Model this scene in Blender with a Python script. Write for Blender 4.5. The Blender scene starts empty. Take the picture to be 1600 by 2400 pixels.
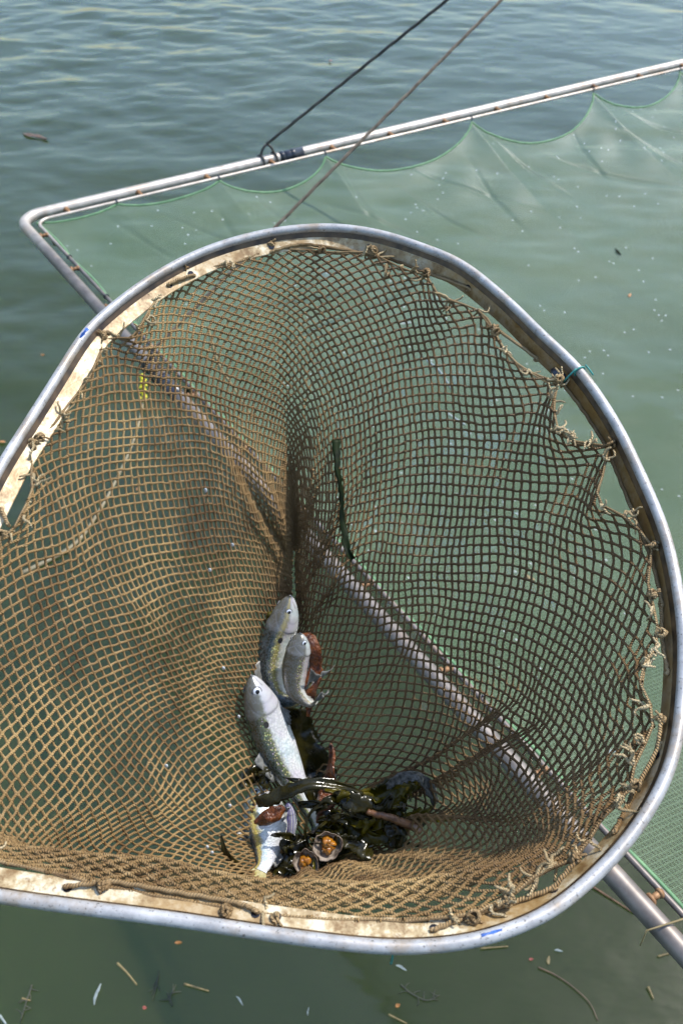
import bpy, math, random
import numpy as np
from mathutils import Vector, noise as mnoise

# ------------------------------------------------------------------ camera, sky, sun, exposure
SC = bpy.context.scene
COL = SC.collection
H = 2.6                       # camera height above the water
F = 2078.0                    # focal length in pixels of the 1600x2400 frame
PITCH = math.radians(45)

cam_d = bpy.data.cameras.new('camera'); cam = bpy.data.objects.new('camera', cam_d); COL.objects.link(cam)
cam.location = (0, 0, H); cam.rotation_euler = (math.pi/2 - PITCH, 0, 0)
cam_d.sensor_fit = 'VERTICAL'; cam_d.sensor_height = 36.0; cam_d.lens = 36.0*F/2400.0
cam_d.clip_start = 0.02; cam_d.clip_end = 6000
cam_d.dof.use_dof = True; cam_d.dof.focus_distance = 0.98; cam_d.dof.aperture_fstop = 10.0
SC.camera = cam

SUN = Vector((0.63, 0.38, 1.16)).normalized()
elev = math.asin(SUN.z); azim = math.atan2(SUN.x, SUN.y)
world = bpy.data.worlds.new('World'); SC.world = world; world.use_nodes = True
wn = world.node_tree
sky = wn.nodes.new('ShaderNodeTexSky'); sky.sky_type = 'NISHITA'; sky.sun_disc = False
sky.sun_elevation = elev; sky.sun_rotation = azim
sky.air_density = 1.6; sky.dust_density = 1.5; sky.ozone_density = 5.0
wn.nodes['Background'].inputs['Strength'].default_value = 0.15
wn.links.new(sky.outputs[0], wn.nodes['Background'].inputs['Color'])
sd = bpy.data.lights.new('sun', 'SUN'); sd.energy = 3.1; sd.angle = math.radians(0.5); sd.color = (1.0, 0.95, 0.87)
sun = bpy.data.objects.new('sun', sd); COL.objects.link(sun); sun.location = SUN*20
sun.rotation_euler = SUN.to_track_quat('Z', 'Y').to_euler()
SC.view_settings.view_transform = 'Standard'; SC.view_settings.look = 'None'
SC.view_settings.exposure = 0.87; SC.view_settings.gamma = 1.0
SC.cycles.max_bounces = 10; SC.cycles.transparent_max_bounces = 24

rng = random.Random(7)
nrg = np.random.RandomState(11)

# ------------------------------------------------------------------ measuring helpers
def P(px, py, d):
    """world point seen at photo pixel (px,py) at depth d along the view axis"""
    u = (1200.0-py)/F
    return np.array([d*(px-800.0)/F, d*0.70710678*(1+u), H + d*0.70710678*(u-1)])
def at_z(px, py, z):
    u = (1200.0-py)/F
    return P(px, py, (z-H)/(0.70710678*(u-1)))
def project(p):
    p = np.asarray(p, float).reshape(-1, 3)
    x = p[:, 0]; y = p[:, 1]; z = p[:, 2]-H
    d = 0.70710678*(y-z); up = 0.70710678*(y+z)
    return np.stack([800+F*x/d, 1200-F*up/d, d], 1)

# ------------------------------------------------------------------ object helpers
def tag(o, label=None, cat=None, group=None, kind=None):
    if label: o['label'] = label
    if cat: o['category'] = cat
    if group: o['group'] = group
    if kind: o['kind'] = kind
    return o
def empty(name, loc, label, cat, group=None):
    o = bpy.data.objects.new(name, None); COL.objects.link(o); o.location = loc
    o.empty_display_size = 0.05
    return tag(o, label, cat, group)

class MB:
    def __init__(s):
        s.v = []; s.f = []; s.uv = []; s.n = 0
    def add(s, verts, faces, uvs=None):
        verts = np.asarray(verts, float).reshape(-1, 3)
        s.v.append(verts)
        if uvs is None: uvs = np.zeros((len(verts), 2))
        s.uv.append(np.asarray(uvs, float).reshape(-1, 2))
        for f in faces: s.f.append([int(i)+s.n for i in f])
        s.n += len(verts)
        return s
    def tube(s, pts, r, sides=8, closed=False, cap=True, flat=1.0, up=None):
        pts = np.asarray(pts, float); n = len(pts)
        r = np.full(n, float(r)) if np.isscalar(r) else np.asarray(r, float)
        if closed: t = np.roll(pts, -1, 0)-np.roll(pts, 1, 0)
        else: t = np.gradient(pts, axis=0)
        t /= np.linalg.norm(t, axis=1)[:, None]+1e-12
        a = np.array(up if up is not None else ((0, 0, 1) if abs(t[0][2]) < 0.9 else (1, 0, 0)), float)
        N = []; prev = a
        for i in range(n):
            base = a if up is not None else prev
            q = base-t[i]*np.dot(base, t[i]); q /= np.linalg.norm(q)+1e-12
            N.append(q); prev = q
        N = np.array(N); B = np.cross(t, N)
        L = np.concatenate([[0], np.cumsum(np.linalg.norm(np.diff(pts, axis=0), axis=1))])
        V = []; UV = []
        for i in range(n):
            for k in range(sides):
                c = 2*math.pi*k/sides
                V.append(pts[i]+r[i]*(math.cos(c)*N[i]*flat+math.sin(c)*B[i])); UV.append((k/sides, L[i]))
        Fc = []
        for i in range(n if closed else n-1):
            j = (i+1) % n
            for k in range(sides):
                k2 = (k+1) % sides
                Fc.append((i*sides+k, i*sides+k2, j*sides+k2, j*sides+k))
        if cap and not closed:
            Fc.append(tuple(range(sides))[::-1]); Fc.append(tuple((n-1)*sides+k for k in range(sides)))
        return s.add(V, Fc, UV)
    def blob(s, c, rx, ry=None, rz=None, seed=0, rough=0.25, seg=10, ring=7):
        ry = ry or rx; rz = rz or rx; V = []; c = np.asarray(c, float)
        for i in range(ring+1):
            th = math.pi*i/ring
            for k in range(seg):
                ph = 2*math.pi*k/seg
                d = Vector((math.sin(th)*math.cos(ph), math.sin(th)*math.sin(ph), math.cos(th)))
                m = 1+rough*mnoise.noise(d*1.7+Vector((seed*3.1, seed*1.7, 0)))
                V.append(c+np.array((d.x*rx, d.y*ry, d.z*rz))*m)
        Fc = []
        for i in range(ring):
            for k in range(seg):
                k2 = (k+1) % seg
                Fc.append((i*seg+k, (i+1)*seg+k, (i+1)*seg+k2, i*seg+k2))
        return s.add(V, Fc)
    def build(s, name, mat, parent=None, smooth=True):
        me = bpy.data.meshes.new(name)
        V = np.concatenate(s.v); me.from_pydata(V.tolist(), [], s.f)
        uvl = me.uv_layers.new(name='UVMap'); UV = np.concatenate(s.uv)
        idx = np.zeros(len(me.loops), np.int32); me.loops.foreach_get('vertex_index', idx)
        uvl.data.foreach_set('uv', UV[idx].astype(np.float32).ravel())
        if smooth: me.polygons.foreach_set('use_smooth', np.ones(len(me.polygons), bool))
        me.materials.append(mat); me.validate(); me.update()
        o = bpy.data.objects.new(name, me); COL.objects.link(o)
        if parent is not None:
            o.parent = parent; o.matrix_parent_inverse = parent.matrix_world.inverted() if False else o.matrix_parent_inverse
            o.location = -Vector(parent.location) if parent.type == 'EMPTY' else (0, 0, 0)
        return o
def recenter(o, c):
    """move the origin of a top-level mesh to c"""
    c = Vector(c); o.data.transform(__import__('mathutils').Matrix.Translation(-c)); o.location = c
    return o
def spline(pts, n, closed=False):
    pts = np.asarray(pts, float); m = len(pts)
    out = []
    if closed: T = np.linspace(0, m, n, endpoint=False)
    else: T = np.linspace(0, m-1, n)
    for t in T:
        i = min(int(t), m-1 if closed else m-2); f = t-i
        g = lambda k: pts[k % m] if closed else (pts[k] if 0 <= k < m else (2*pts[0]-pts[1] if k < 0 else 2*pts[-1]-pts[-2]))
        a, b, c, d = g(i-1), g(i), g(i+1), g(i+2)
        out.append(0.5*((2*b)+(c-a)*f+(2*a-5*b+4*c-d)*f*f+(3*b-a-3*c+d)*f**3))
    return np.array(out)
def resample(pts, n, closed=False):
    pts = np.asarray(pts, float)
    q = np.vstack([pts, pts[:1]]) if closed else pts
    L = np.concatenate([[0], np.cumsum(np.linalg.norm(np.diff(q, axis=0), axis=1))])
    s = np.linspace(0, L[-1], n, endpoint=not closed)
    return np.stack([np.interp(s, L, q[:, k]) for k in range(q.shape[1])], 1)

# ------------------------------------------------------------------ material helpers
class NT:
    def __init__(s, name):
        s.m = bpy.data.materials.new(name); s.m.use_nodes = True
        s.t = s.m.node_tree; s.b = s.t.nodes['Principled BSDF']; s.out = s.t.nodes['Material Output']
        s.tc = s.t.nodes.new('ShaderNodeTexCoord')
    def n(s, typ, **kw):
        x = s.t.nodes.new(typ)
        for k, v in kw.items(): setattr(x, k, v)
        return x
    def link(s, a, b): s.t.links.new(a, b)
    def set(s, **kw):
        for k, v in kw.items():
            s.b.inputs[k.replace('_', ' ')].default_value = v
    def noise(s, scale, detail=4, rough=0.55, vec=None, mapping=None):
        x = s.n('ShaderNodeTexNoise'); x.inputs['Scale'].default_value = scale
        x.inputs['Detail'].default_value = detail; x.inputs['Roughness'].default_value = rough
        v = vec or s.tc.outputs['Object']
        if mapping:
            mp = s.n('ShaderNodeMapping'); mp.inputs['Scale'].default_value = mapping; s.link(v, mp.inputs['Vector']); v = mp.outputs[0]
        s.link(v, x.inputs['Vector']); return x.outputs['Fac']
    def ramp(s, fac, stops):
        r = s.n('ShaderNodeValToRGB'); e = r.color_ramp.elements
        while len(e) < len(stops): e.new(0.5)
        for i, (p, c) in enumerate(stops):
            e[i].position = p; e[i].color = (*c, 1) if not np.isscalar(c) else (c, c, c, 1)
        s.link(fac, r.inputs[0]); return r.outputs[0]
    def math(s, op, a, b=None, clamp=False):
        x = s.n('ShaderNodeMath', operation=op); x.use_clamp = clamp
        for i, q in enumerate((a, b)):
            if q is None: continue
            if np.isscalar(q): x.inputs[i].default_value = q
            else: s.link(q, x.inputs[i])
        return x.outputs[0]
    def mix(s, fac, a, b):
        x = s.n('ShaderNodeMix', data_type='RGBA')
        for sock, q in ((x.inputs[0], fac), (x.inputs[6], a), (x.inputs[7], b)):
            if isinstance(q, tuple): sock.default_value = (*q, 1)
            elif np.isscalar(q): sock.default_value = q
            else: s.link(q, sock)
        return x.outputs[2]
    def bump(s, h, strength, dist):
        x = s.n('ShaderNodeBump'); x.inputs['Strength'].default_value = strength; x.inputs['Distance'].default_value = dist
        s.link(h, x.inputs['Height']); s.link(x.outputs[0], s.b.inputs['Normal']); return x

def m_simple(name, c1, c2, scale, rough=0.5, metallic=0.0, bump=0.0, bdist=0.001, spec=0.5, trans=0.0):
    M = NT(name); f = M.noise(scale)
    M.link(M.ramp(f, [(0.32, c1), (0.68, c2)]), M.b.inputs['Base Color'])
    M.set(Roughness=rough, Metallic=metallic)
    M.b.inputs['Specular IOR Level'].default_value = spec
    if bump: M.bump(M.noise(scale*2.5), bump, bdist)
    if trans:
        t = M.n('ShaderNodeBsdfTranslucent'); M.link(M.ramp(f, [(0.32, c1), (0.68, c2)]), t.inputs[0])
        x = M.n('ShaderNodeMixShader'); x.inputs[0].default_value = trans
        M.link(M.b.outputs[0], x.inputs[1]); M.link(t.outputs[0], x.inputs[2]); M.link(x.outputs[0], M.out.inputs[0])
    return M.m

# water
def mat_water():
    M = NT('water'); p = M.tc.outputs['Object']
    big = M.noise(0.45, 3, 0.5)
    M.link(M.ramp(big, [(0.3, (0.027, 0.039, 0.0095)), (0.7, (0.036, 0.050, 0.014))]), M.b.inputs['Base Color'])
    M.set(Roughness=0.11, IOR=1.45)
    M.b.inputs['Subsurface Weight'].default_value = 1.0
    M.b.inputs['Subsurface Radius'].default_value = (0.5, 0.8, 0.55)
    M.b.inputs['Subsurface Scale'].default_value = 3.0
    h = M.noise(5.5, 3, 0.5, mapping=(0.7, 1.5, 1)); M.bump(h, 0.14, 0.03)
    return M.m
# fine green netting: threads as a grid of opaque strands with open cells between
def mat_greennet():
    M = NT('green_netting'); CELL = 0.0030
    sp = M.n('ShaderNodeSeparateXYZ'); M.link(M.tc.outputs['UV'], sp.inputs[0])
    u = M.math('DIVIDE', sp.outputs[0], CELL); v = M.math('DIVIDE', sp.outputs[1], CELL)
    fu = M.math('FRACT', u); fv = M.math('FRACT', v)
    tu = M.math('LESS_THAN', fu, 0.15); tv = M.math('LESS_THAN', fv, 0.15)
    thread = M.math('MAXIMUM', tu, tv)
    cb = M.n('ShaderNodeCombineXYZ'); M.link(M.math('FLOOR', M.math('MULTIPLY', u, 0.4)), cb.inputs[0]); M.link(M.math('FLOOR', M.math('MULTIPLY', v, 0.4)), cb.inputs[1])
    wnz = M.n('ShaderNodeTexWhiteNoise', noise_dimensions='2D'); M.link(cb.outputs[0], wnz.inputs['Vector'])
    film = M.math('GREATER_THAN', wnz.outputs['Value'], 0.9972)
    half = M.math('GREATER_THAN', wnz.outputs['Value'], 0.90)
    wet = M.math('MULTIPLY', half, 0.12)
    f2 = M.noise(3.0, 3)
    col = M.ramp(f2, [(0.3, (0.15, 0.23, 0.125)), (0.7, (0.23, 0.31, 0.19))])
    M.link(M.mix(film, col, (0.75, 0.82, 0.78)), M.b.inputs['Base Color'])  # glints of water held in the mesh, painted as pale specks
    M.set(Roughness=0.4)
    tl = M.n('ShaderNodeBsdfTranslucent'); M.link(col, tl.inputs[0])
    ms = M.n('ShaderNodeMixShader'); ms.inputs[0].default_value = 0.35
    M.link(M.b.outputs[0], ms.inputs[1]); M.link(tl.outputs[0], ms.inputs[2])
    cu = M.math('LESS_THAN', M.math('FRACT', M.math('MULTIPLY', u, 0.30)), 0.25); cv = M.math('LESS_THAN', M.math('FRACT', M.math('MULTIPLY', v, 0.30)), 0.25)
    thread = M.math('MAXIMUM', M.math('MULTIPLY', thread, 0.85), M.math('MULTIPLY', M.math('MAXIMUM', cu, cv), 0.42))
    op = M.math('MAXIMUM', M.math('MAXIMUM', thread, M.math('MULTIPLY', film, 0.22)), wet)
    tr = M.n('ShaderNodeBsdfTransparent')
    mo = M.n('ShaderNodeMixShader'); M.link(op, mo.inputs[0]); M.link(tr.outputs[0], mo.inputs[1]); M.link(ms.outputs[0], mo.inputs[2])
    M.link(mo.outputs[0], M.out.inputs[0])
    return M.m
def mat_alu():
    M = NT('oxidised_aluminium')
    f = M.noise(38, 6, 0.72); sp = M.noise(420, 2, 0.5); br = M.noise(22, 5, 0.7)
    c = M.ramp(f, [(0.3, (0.24, 0.235, 0.235)), (0.7, (0.48, 0.47, 0.465))])
    c = M.mix(M.ramp(br, [(0.50, 0.0), (0.66, 0.75)]), c, (0.27, 0.20, 0.13))
    c = M.mix(M.ramp(sp, [(0.62, 0.0), (0.70, 0.8)]), c, (0.09, 0.08, 0.07))
    M.link(c, M.b.inputs['Base Color']); M.set(Metallic=0.25, Roughness=0.45)
    M.bump(f, 0.25, 0.0006); return M.m
def mat_lip():
    M = NT('stained_aluminium')
    f = M.noise(45, 6, 0.7); g = M.noise(160, 4, 0.7); sp = M.noise(14, 4, 0.6)
    c = M.ramp(f, [(0.36, (0.17, 0.10, 0.04)), (0.48, (0.40, 0.30, 0.16)), (0.58, (0.60, 0.53, 0.38))])
    c = M.mix(M.ramp(g, [(0.54, 0.0), (0.66, 0.85)]), c, (0.20, 0.115, 0.045))
    c = M.mix(M.ramp(sp, [(0.46, 0.0), (0.64, 0.7)]), c, (0.30, 0.185, 0.07))
    po = M.n('ShaderNodeSeparateXYZ'); M.link(M.tc.outputs['Object'], po.inputs[0])
    gf = M.math('ADD', M.math('ADD', M.math('MULTIPLY', po.outputs[0], 1.4), M.math('MULTIPLY', po.outputs[1], 0.35)), M.math('MULTIPLY', f, 0.35))
    lip_shade = M.ramp(gf, [(0.52, 0.0), (0.80, 0.95)])  # shade on the lip's right and far side, painted in as darker brown
    c = M.mix(M.math('MULTIPLY', lip_shade, M.ramp(g, [(0.35, 1.0), (0.7, 0.65)])), c, (0.17, 0.085, 0.02))
    M.link(c, M.b.inputs['Base Color']); M.set(Metallic=0.1, Roughness=0.32)
    M.bump(g, 0.4, 0.0008); return M.m
def mat_steel():
    M = NT('weathered_steel_tube')
    f = M.noise(25, 5, 0.6); g = M.noise(7, 4, 0.6)
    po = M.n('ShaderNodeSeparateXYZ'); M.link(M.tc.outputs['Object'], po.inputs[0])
    far = M.ramp(M.math('ADD', M.math('MULTIPLY', po.outputs[1], 0.25), M.math('MULTIPLY', g, 0.10)), [(0.72, 0.0), (0.80, 1.0)])  # sunlit look painted in: far tube lighter, near tube darker
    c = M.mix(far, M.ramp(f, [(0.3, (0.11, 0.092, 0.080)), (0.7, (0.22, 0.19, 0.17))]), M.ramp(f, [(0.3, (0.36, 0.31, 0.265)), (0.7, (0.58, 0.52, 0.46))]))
    c = M.mix(M.ramp(g, [(0.55, 0.0), (0.72, 0.6)]), c, (0.34, 0.22, 0.13))
    M.link(c, M.b.inputs['Base Color']); M.set(Metallic=0.4, Roughness=0.46); M.bump(f, 0.15, 0.0006)
    return M.m
def mat_twine(name='net_twine', dark=(0.115, 0.060, 0.022), light=(0.37, 0.240, 0.100), rough=0.5, wet=True):
    M = NT(name)
    f = M.noise(9, 4, 0.6); g = M.noise(90, 3, 0.6)
    c = M.ramp(f, [(0.33, dark), (0.66, light)])
    c = M.mix(M.ramp(g, [(0.5, 0.0), (0.75, 0.5)]), c, (0.44, 0.31, 0.16))
    if wet:
        po = M.n('ShaderNodeSeparateXYZ'); M.link(M.tc.outputs['Object'], po.inputs[0])
        wet_shade = M.math('ADD', M.math('ADD', M.math('MULTIPLY', po.outputs[0], 1.3), M.math('MULTIPLY', po.outputs[1], 0.55)), M.math('MULTIPLY', M.noise(7, 3), 0.4))
        c = M.mix(M.ramp(wet_shade, [(0.42, 0.0), (0.72, 0.85)]), c, (0.125, 0.069, 0.027))  # wet twine to the right; the right wall's shade is painted in with it
        M.link(M.ramp(wet_shade, [(0.42, 0.65), (0.72, 0.42)]), M.b.inputs['Roughness'])
    M.link(c, M.b.inputs['Base Color'])
    if not wet: M.set(Roughness=rough)
    M.b.inputs['Specular IOR Level'].default_value = 0.28
    sp = M.n('ShaderNodeSeparateXYZ'); M.link(M.tc.outputs['UV'], sp.inputs[0])
    w = M.math('SINE', M.math('ADD', M.math('MULTIPLY', sp.outputs[1], 2600.0), M.math('MULTIPLY', sp.outputs[0], 12.566)))
    M.bump(w, 0.9, 0.0007); return M.m
def mat_fish(name, back, mid, flank, belly, yellow=0.0, spot=True, stripe=False):
    M = NT(name)
    sp = M.n('ShaderNodeSeparateXYZ'); M.link(M.tc.outputs['UV'], sp.inputs[0]); u, v = sp.outputs[0], sp.outputs[1]
    nz = M.noise(150, 3, 0.6)
    vv = M.math('ADD', v, M.math('MULTIPLY', M.math('SUBTRACT', nz, 0.5), 0.16))
    c = M.ramp(vv, [(0.20, back), (0.29, tuple(0.65*b+0.35*m for b, m in zip(back, mid))), (0.36, mid), (0.44, flank), (0.74, belly)])
    vo = M.n('ShaderNodeTexVoronoi'); vo.inputs['Scale'].default_value = 1.0
    cb = M.n('ShaderNodeCombineXYZ'); M.link(M.math('MULTIPLY', u, 62.0), cb.inputs[0]); M.link(M.math('MULTIPLY', v, 26.0), cb.inputs[1])
    M.link(cb.outputs[0], vo.inputs['Vector'])
    body = M.ramp(u, [(0.20, 0.0), (0.235, 1.0)])
    # shimmering single scales along the back line
    irid = M.ramp(vo.outputs['Color'], [(0.3, (0.55, 0.40, 0.62)), (0.42, (0.78, 0.72, 0.26)), (0.58, (0.34, 0.58, 0.32)), (0.75, (0.80, 0.66, 0.36))])
    band = M.math('MULTIPLY', M.ramp(vv, [(0.20, 0.0), (0.29, 0.8), (0.38, 0.7), (0.52, 0.22), (0.8, 0.10)]), body)
    edge = M.ramp(vo.outputs['Distance'], [(0.22, 1.0), (0.42, 0.0)])
    c = M.mix(M.math('MULTIPLY', band, edge), c, irid)
    # darker scale edges over the whole flank, olive grey crown of the head
    c = M.mix(M.math('MULTIPLY', M.ramp(vo.outputs['Distance'], [(0.42, 0.0), (0.62, 0.42)]), body), c, (0.10, 0.11, 0.12))
    hd = M.math('MULTIPLY', M.ramp(u, [(0.0, 1.0), (0.17, 0.8), (0.23, 0.0)]), M.ramp(vv, [(0.28, 0.95), (0.62, 0.1)]))
    c = M.mix(M.ramp(u, [(0.0, 0.8), (0.20, 0.55), (0.235, 0.0)]), c, (0.22, 0.22, 0.23))
    c = M.mix(hd, c, (0.10, 0.095, 0.07))
    hv = M.ramp(M.math('ABSOLUTE', M.math('SUBTRACT', M.noise(95, 3, 0.6), 0.5)), [(0.0, 0.55), (0.035, 0.0)])
    c = M.mix(M.math('MULTIPLY', hv, M.ramp(u, [(0.20, 0.8), (0.235, 0.12)])), c, (0.20, 0.21, 0.24))
    # broad pearly tint
    pear = M.ramp(M.noise(38, 2), [(0.35, (0.80, 0.74, 0.86)), (0.5, (0.86, 0.88, 0.88)), (0.65, (0.68, 0.85, 0.88))])
    c = M.mix(M.math('MULTIPLY', M.ramp(vv, [(0.36, 0.0), (0.46, 1.0)]), 0.45), c, pear)
    if yellow:
        c = M.mix(M.math('MULTIPLY', M.ramp(vv, [(0.22, 0.0), (0.32, 1.0), (0.42, 0.0)]), yellow), c, (0.62, 0.48, 0.10))
    if spot:
        du = M.math('MULTIPLY', M.math('SUBTRACT', u, 0.275), 62.0); dv = M.math('MULTIPLY', M.math('SUBTRACT', v, 0.36), 26.0)
        dd = M.math('ADD', M.math('MULTIPLY', du, du), M.math('MULTIPLY', dv, dv))
        c = M.mix(M.ramp(M.math('MULTIPLY', dd, 0.25), [(0.35, 1.0), (0.6, 0.0)]), c, (0.02, 0.02, 0.025))
    if stripe:
        st = M.math('SINE', M.math('MULTIPLY', v, 46.0))
        c = M.mix(M.ramp(M.math('MULTIPLY', M.math('ADD', st, 1.0), 0.5), [(0.55, 0.0), (0.8, 0.8)]), c, (0.16, 0.13, 0.55))
    # gill cover seams
    g1 = M.math('ADD', u, M.math('MULTIPLY', M.math('MULTIPLY', M.math('SUBTRACT', v, 0.55), M.math('SUBTRACT', v, 0.55)), 0.35))
    seam = M.ramp(M.math('ABSOLUTE', M.math('SUBTRACT', g1, 0.225)), [(0.0, 0.5), (0.014, 0.0)])
    seam2 = M.ramp(M.math('ABSOLUTE', M.math('SUBTRACT', M.math('ADD', g1, M.math('MULTIPLY', nz, 0.02)), 0.165)), [(0.0, 0.22), (0.012, 0.0)])
    c = M.mix(M.math('MAXIMUM', seam, seam2), c, (0.16, 0.16, 0.17))
    # mouth cleft and jaw
    ml = M.math('ABSOLUTE', M.math('SUBTRACT', v, M.math('ADD', 0.50, M.math('MULTIPLY', u, 1.8))))
    mo_ = M.math('MULTIPLY', M.ramp(ml, [(0.0, 1.0), (0.045, 0.0)]), M.ramp(u, [(0.062, 1.0), (0.07, 0.0)]))
    c = M.mix(M.math('MULTIPLY', mo_, 0.55), c, (0.05, 0.045, 0.045))
    M.link(c, M.b.inputs['Base Color'])
    M.link(M.ramp(vv, [(0.2, 0.1), (0.45, 0.30)]), M.b.inputs['Metallic']); M.set(Roughness=0.27)
    M.b.inputs['Coat Weight'].default_value = 0.6; M.b.inputs['Coat Roughness'].default_value = 0.08
    hgt = M.math('ADD', M.math('MULTIPLY', M.math('MULTIPLY', vo.outputs['Distance'], body), 0.7), M.math('MULTIPLY', M.math('MAXIMUM', seam, seam2), -0.8))
    M.bump(hgt, 0.5, 0.0012); return M.m

W = {}
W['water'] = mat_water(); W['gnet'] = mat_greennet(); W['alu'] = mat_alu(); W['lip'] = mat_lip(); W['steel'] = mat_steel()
W['groove'] = m_simple('shaded_groove', (0.025, 0.015, 0.008), (0.11, 0.065, 0.03), 60, 0.35, 0.3, 0.5)  # shade of the recess under the rim tube, put into the colour
W['film'] = None
W['twine'] = mat_twine(); W['cord'] = mat_twine('lashing_cord', (0.16, 0.09, 0.035), (0.44, 0.31, 0.16), 0.45, False)
W['fray'] = mat_twine('frayed_twine', (0.36, 0.25, 0.12), (0.62, 0.50, 0.30), 0.7, False)
W['green_edge'] = m_simple('green_edge_cord', (0.06, 0.16, 0.07), (0.13, 0.26, 0.12), 40, 0.6)
W['black_rope'] = m_simple('black_rope', (0.025, 0.022, 0.02), (0.07, 0.06, 0.05), 60, 0.7, bump=0.6)
W['brown_rope'] = m_simple('brown_rope', (0.06, 0.045, 0.032), (0.16, 0.125, 0.09), 60, 0.75, bump=0.6)
W['rust'] = m_simple('rusty_weld', (0.16, 0.075, 0.03), (0.34, 0.19, 0.09), 50, 0.6, 0.3, 0.4)
W['tape'] = m_simple('black_tape', (0.012, 0.013, 0.018), (0.035, 0.04, 0.06), 40, 0.3, bump=0.4)
W['bluetape'] = m_simple('blue_paint', (0.02, 0.06, 0.25), (0.05, 0.14, 0.42), 300, 0.4)
W['teal'] = m_simple('teal_twine', (0.02, 0.16, 0.14), (0.04, 0.25, 0.22), 200, 0.5)
W['eye'] = m_simple('fish_eye', (0.62, 0.66, 0.74), (0.82, 0.84, 0.88), 200, 0.12, 0.3)
W['pupil'] = m_simple('fish_pupil', (0.006, 0.006, 0.008), (0.015, 0.015, 0.02), 100, 0.05)
W['rimskin'] = m_simple('dark_eye_rim', (0.05, 0.05, 0.055), (0.12, 0.12, 0.13), 200, 0.25)
W['fin'] = m_simple('grey_fin', (0.10, 0.10, 0.09), (0.30, 0.30, 0.28), 120, 0.3, 0.0, 0.5, trans=0.25)
W['yfin'] = m_simple('yellow_fin', (0.38, 0.32, 0.10), (0.62, 0.58, 0.36), 110, 0.3, 0.0, 0.5, trans=0.3)
W['weed'] = m_simple('dark_seaweed', (0.007, 0.007, 0.002), (0.036, 0.030, 0.005), 45, 0.16, 0.0, 0.6, 0.0015, 0.45, trans=0.2)
W['olive'] = m_simple('olive_seaweed', (0.020, 0.019, 0.003), (0.17, 0.135, 0.006), 40, 0.18, 0.0, 0.6, 0.0015, 0.4, trans=0.45)
W['crust'] = m_simple('crusted_seaweed', (0.008, 0.009, 0.008), (0.13, 0.13, 0.12), 260, 0.4, 0.0, 1.0, 0.002, 0.3)
W['leaf'] = m_simple('orange_brown_leaf', (0.035, 0.009, 0.004), (0.22, 0.060, 0.010), 110, 0.16, 0.0, 0.9, 0.003, 0.6, trans=0.2)
W['shell'] = m_simple('shell', (0.03, 0.020, 0.014), (0.20, 0.145, 0.105), 150, 0.22, 0.0, 0.6)
W['pearl'] = m_simple('shell_inside', (0.06, 0.04, 0.028), (0.42, 0.36, 0.30), 110, 0.14, 0.1, 0.3)
W['meat'] = m_simple('orange_shellfish', (0.14, 0.045, 0.004), (0.38, 0.15, 0.008), 150, 0.12, 0.0, 0.4, spec=0.7)
W['bark'] = m_simple('wet_wood', (0.05, 0.02, 0.010), (0.18, 0.085, 0.035), 90, 0.35, 0.0, 0.8)
W['greenweed'] = m_simple('green_weed', (0.002, 0.005, 0.001), (0.009, 0.018, 0.002), 60, 0.6, 0.0, 0.4, 0.001, 0.15)
W['scale'] = m_simple('fish_scale', (0.36, 0.38, 0.40), (0.55, 0.57, 0.58), 300, 0.2, 0.0)
W['straw'] = m_simple('straw', (0.13, 0.095, 0.038), (0.23, 0.17, 0.07), 90, 0.6)
W['twig'] = m_simple('dark_twig', (0.015, 0.02, 0.012), (0.05, 0.05, 0.03), 60, 0.6)
W['white'] = m_simple('white_feather', (0.16, 0.19, 0.18), (0.28, 0.32, 0.31), 80, 0.5)
W['orange'] = m_simple('orange_leaf', (0.24, 0.095, 0.02), (0.36, 0.16, 0.04), 80, 0.5)
W['red'] = m_simple('red_leaf', (0.22, 0.045, 0.035), (0.32, 0.08, 0.06), 80, 0.5)
W['yellow'] = m_simple('yellow_flower', (0.62, 0.52, 0.01), (0.80, 0.70, 0.03), 80, 0.5)
W['stem'] = m_simple('beige_stalk', (0.24, 0.18, 0.10), (0.36, 0.29, 0.17), 40, 0.5)
W['brownweed'] = m_simple('brown_weed', (0.06, 0.035, 0.02), (0.14, 0.08, 0.045), 40, 0.4)

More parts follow.
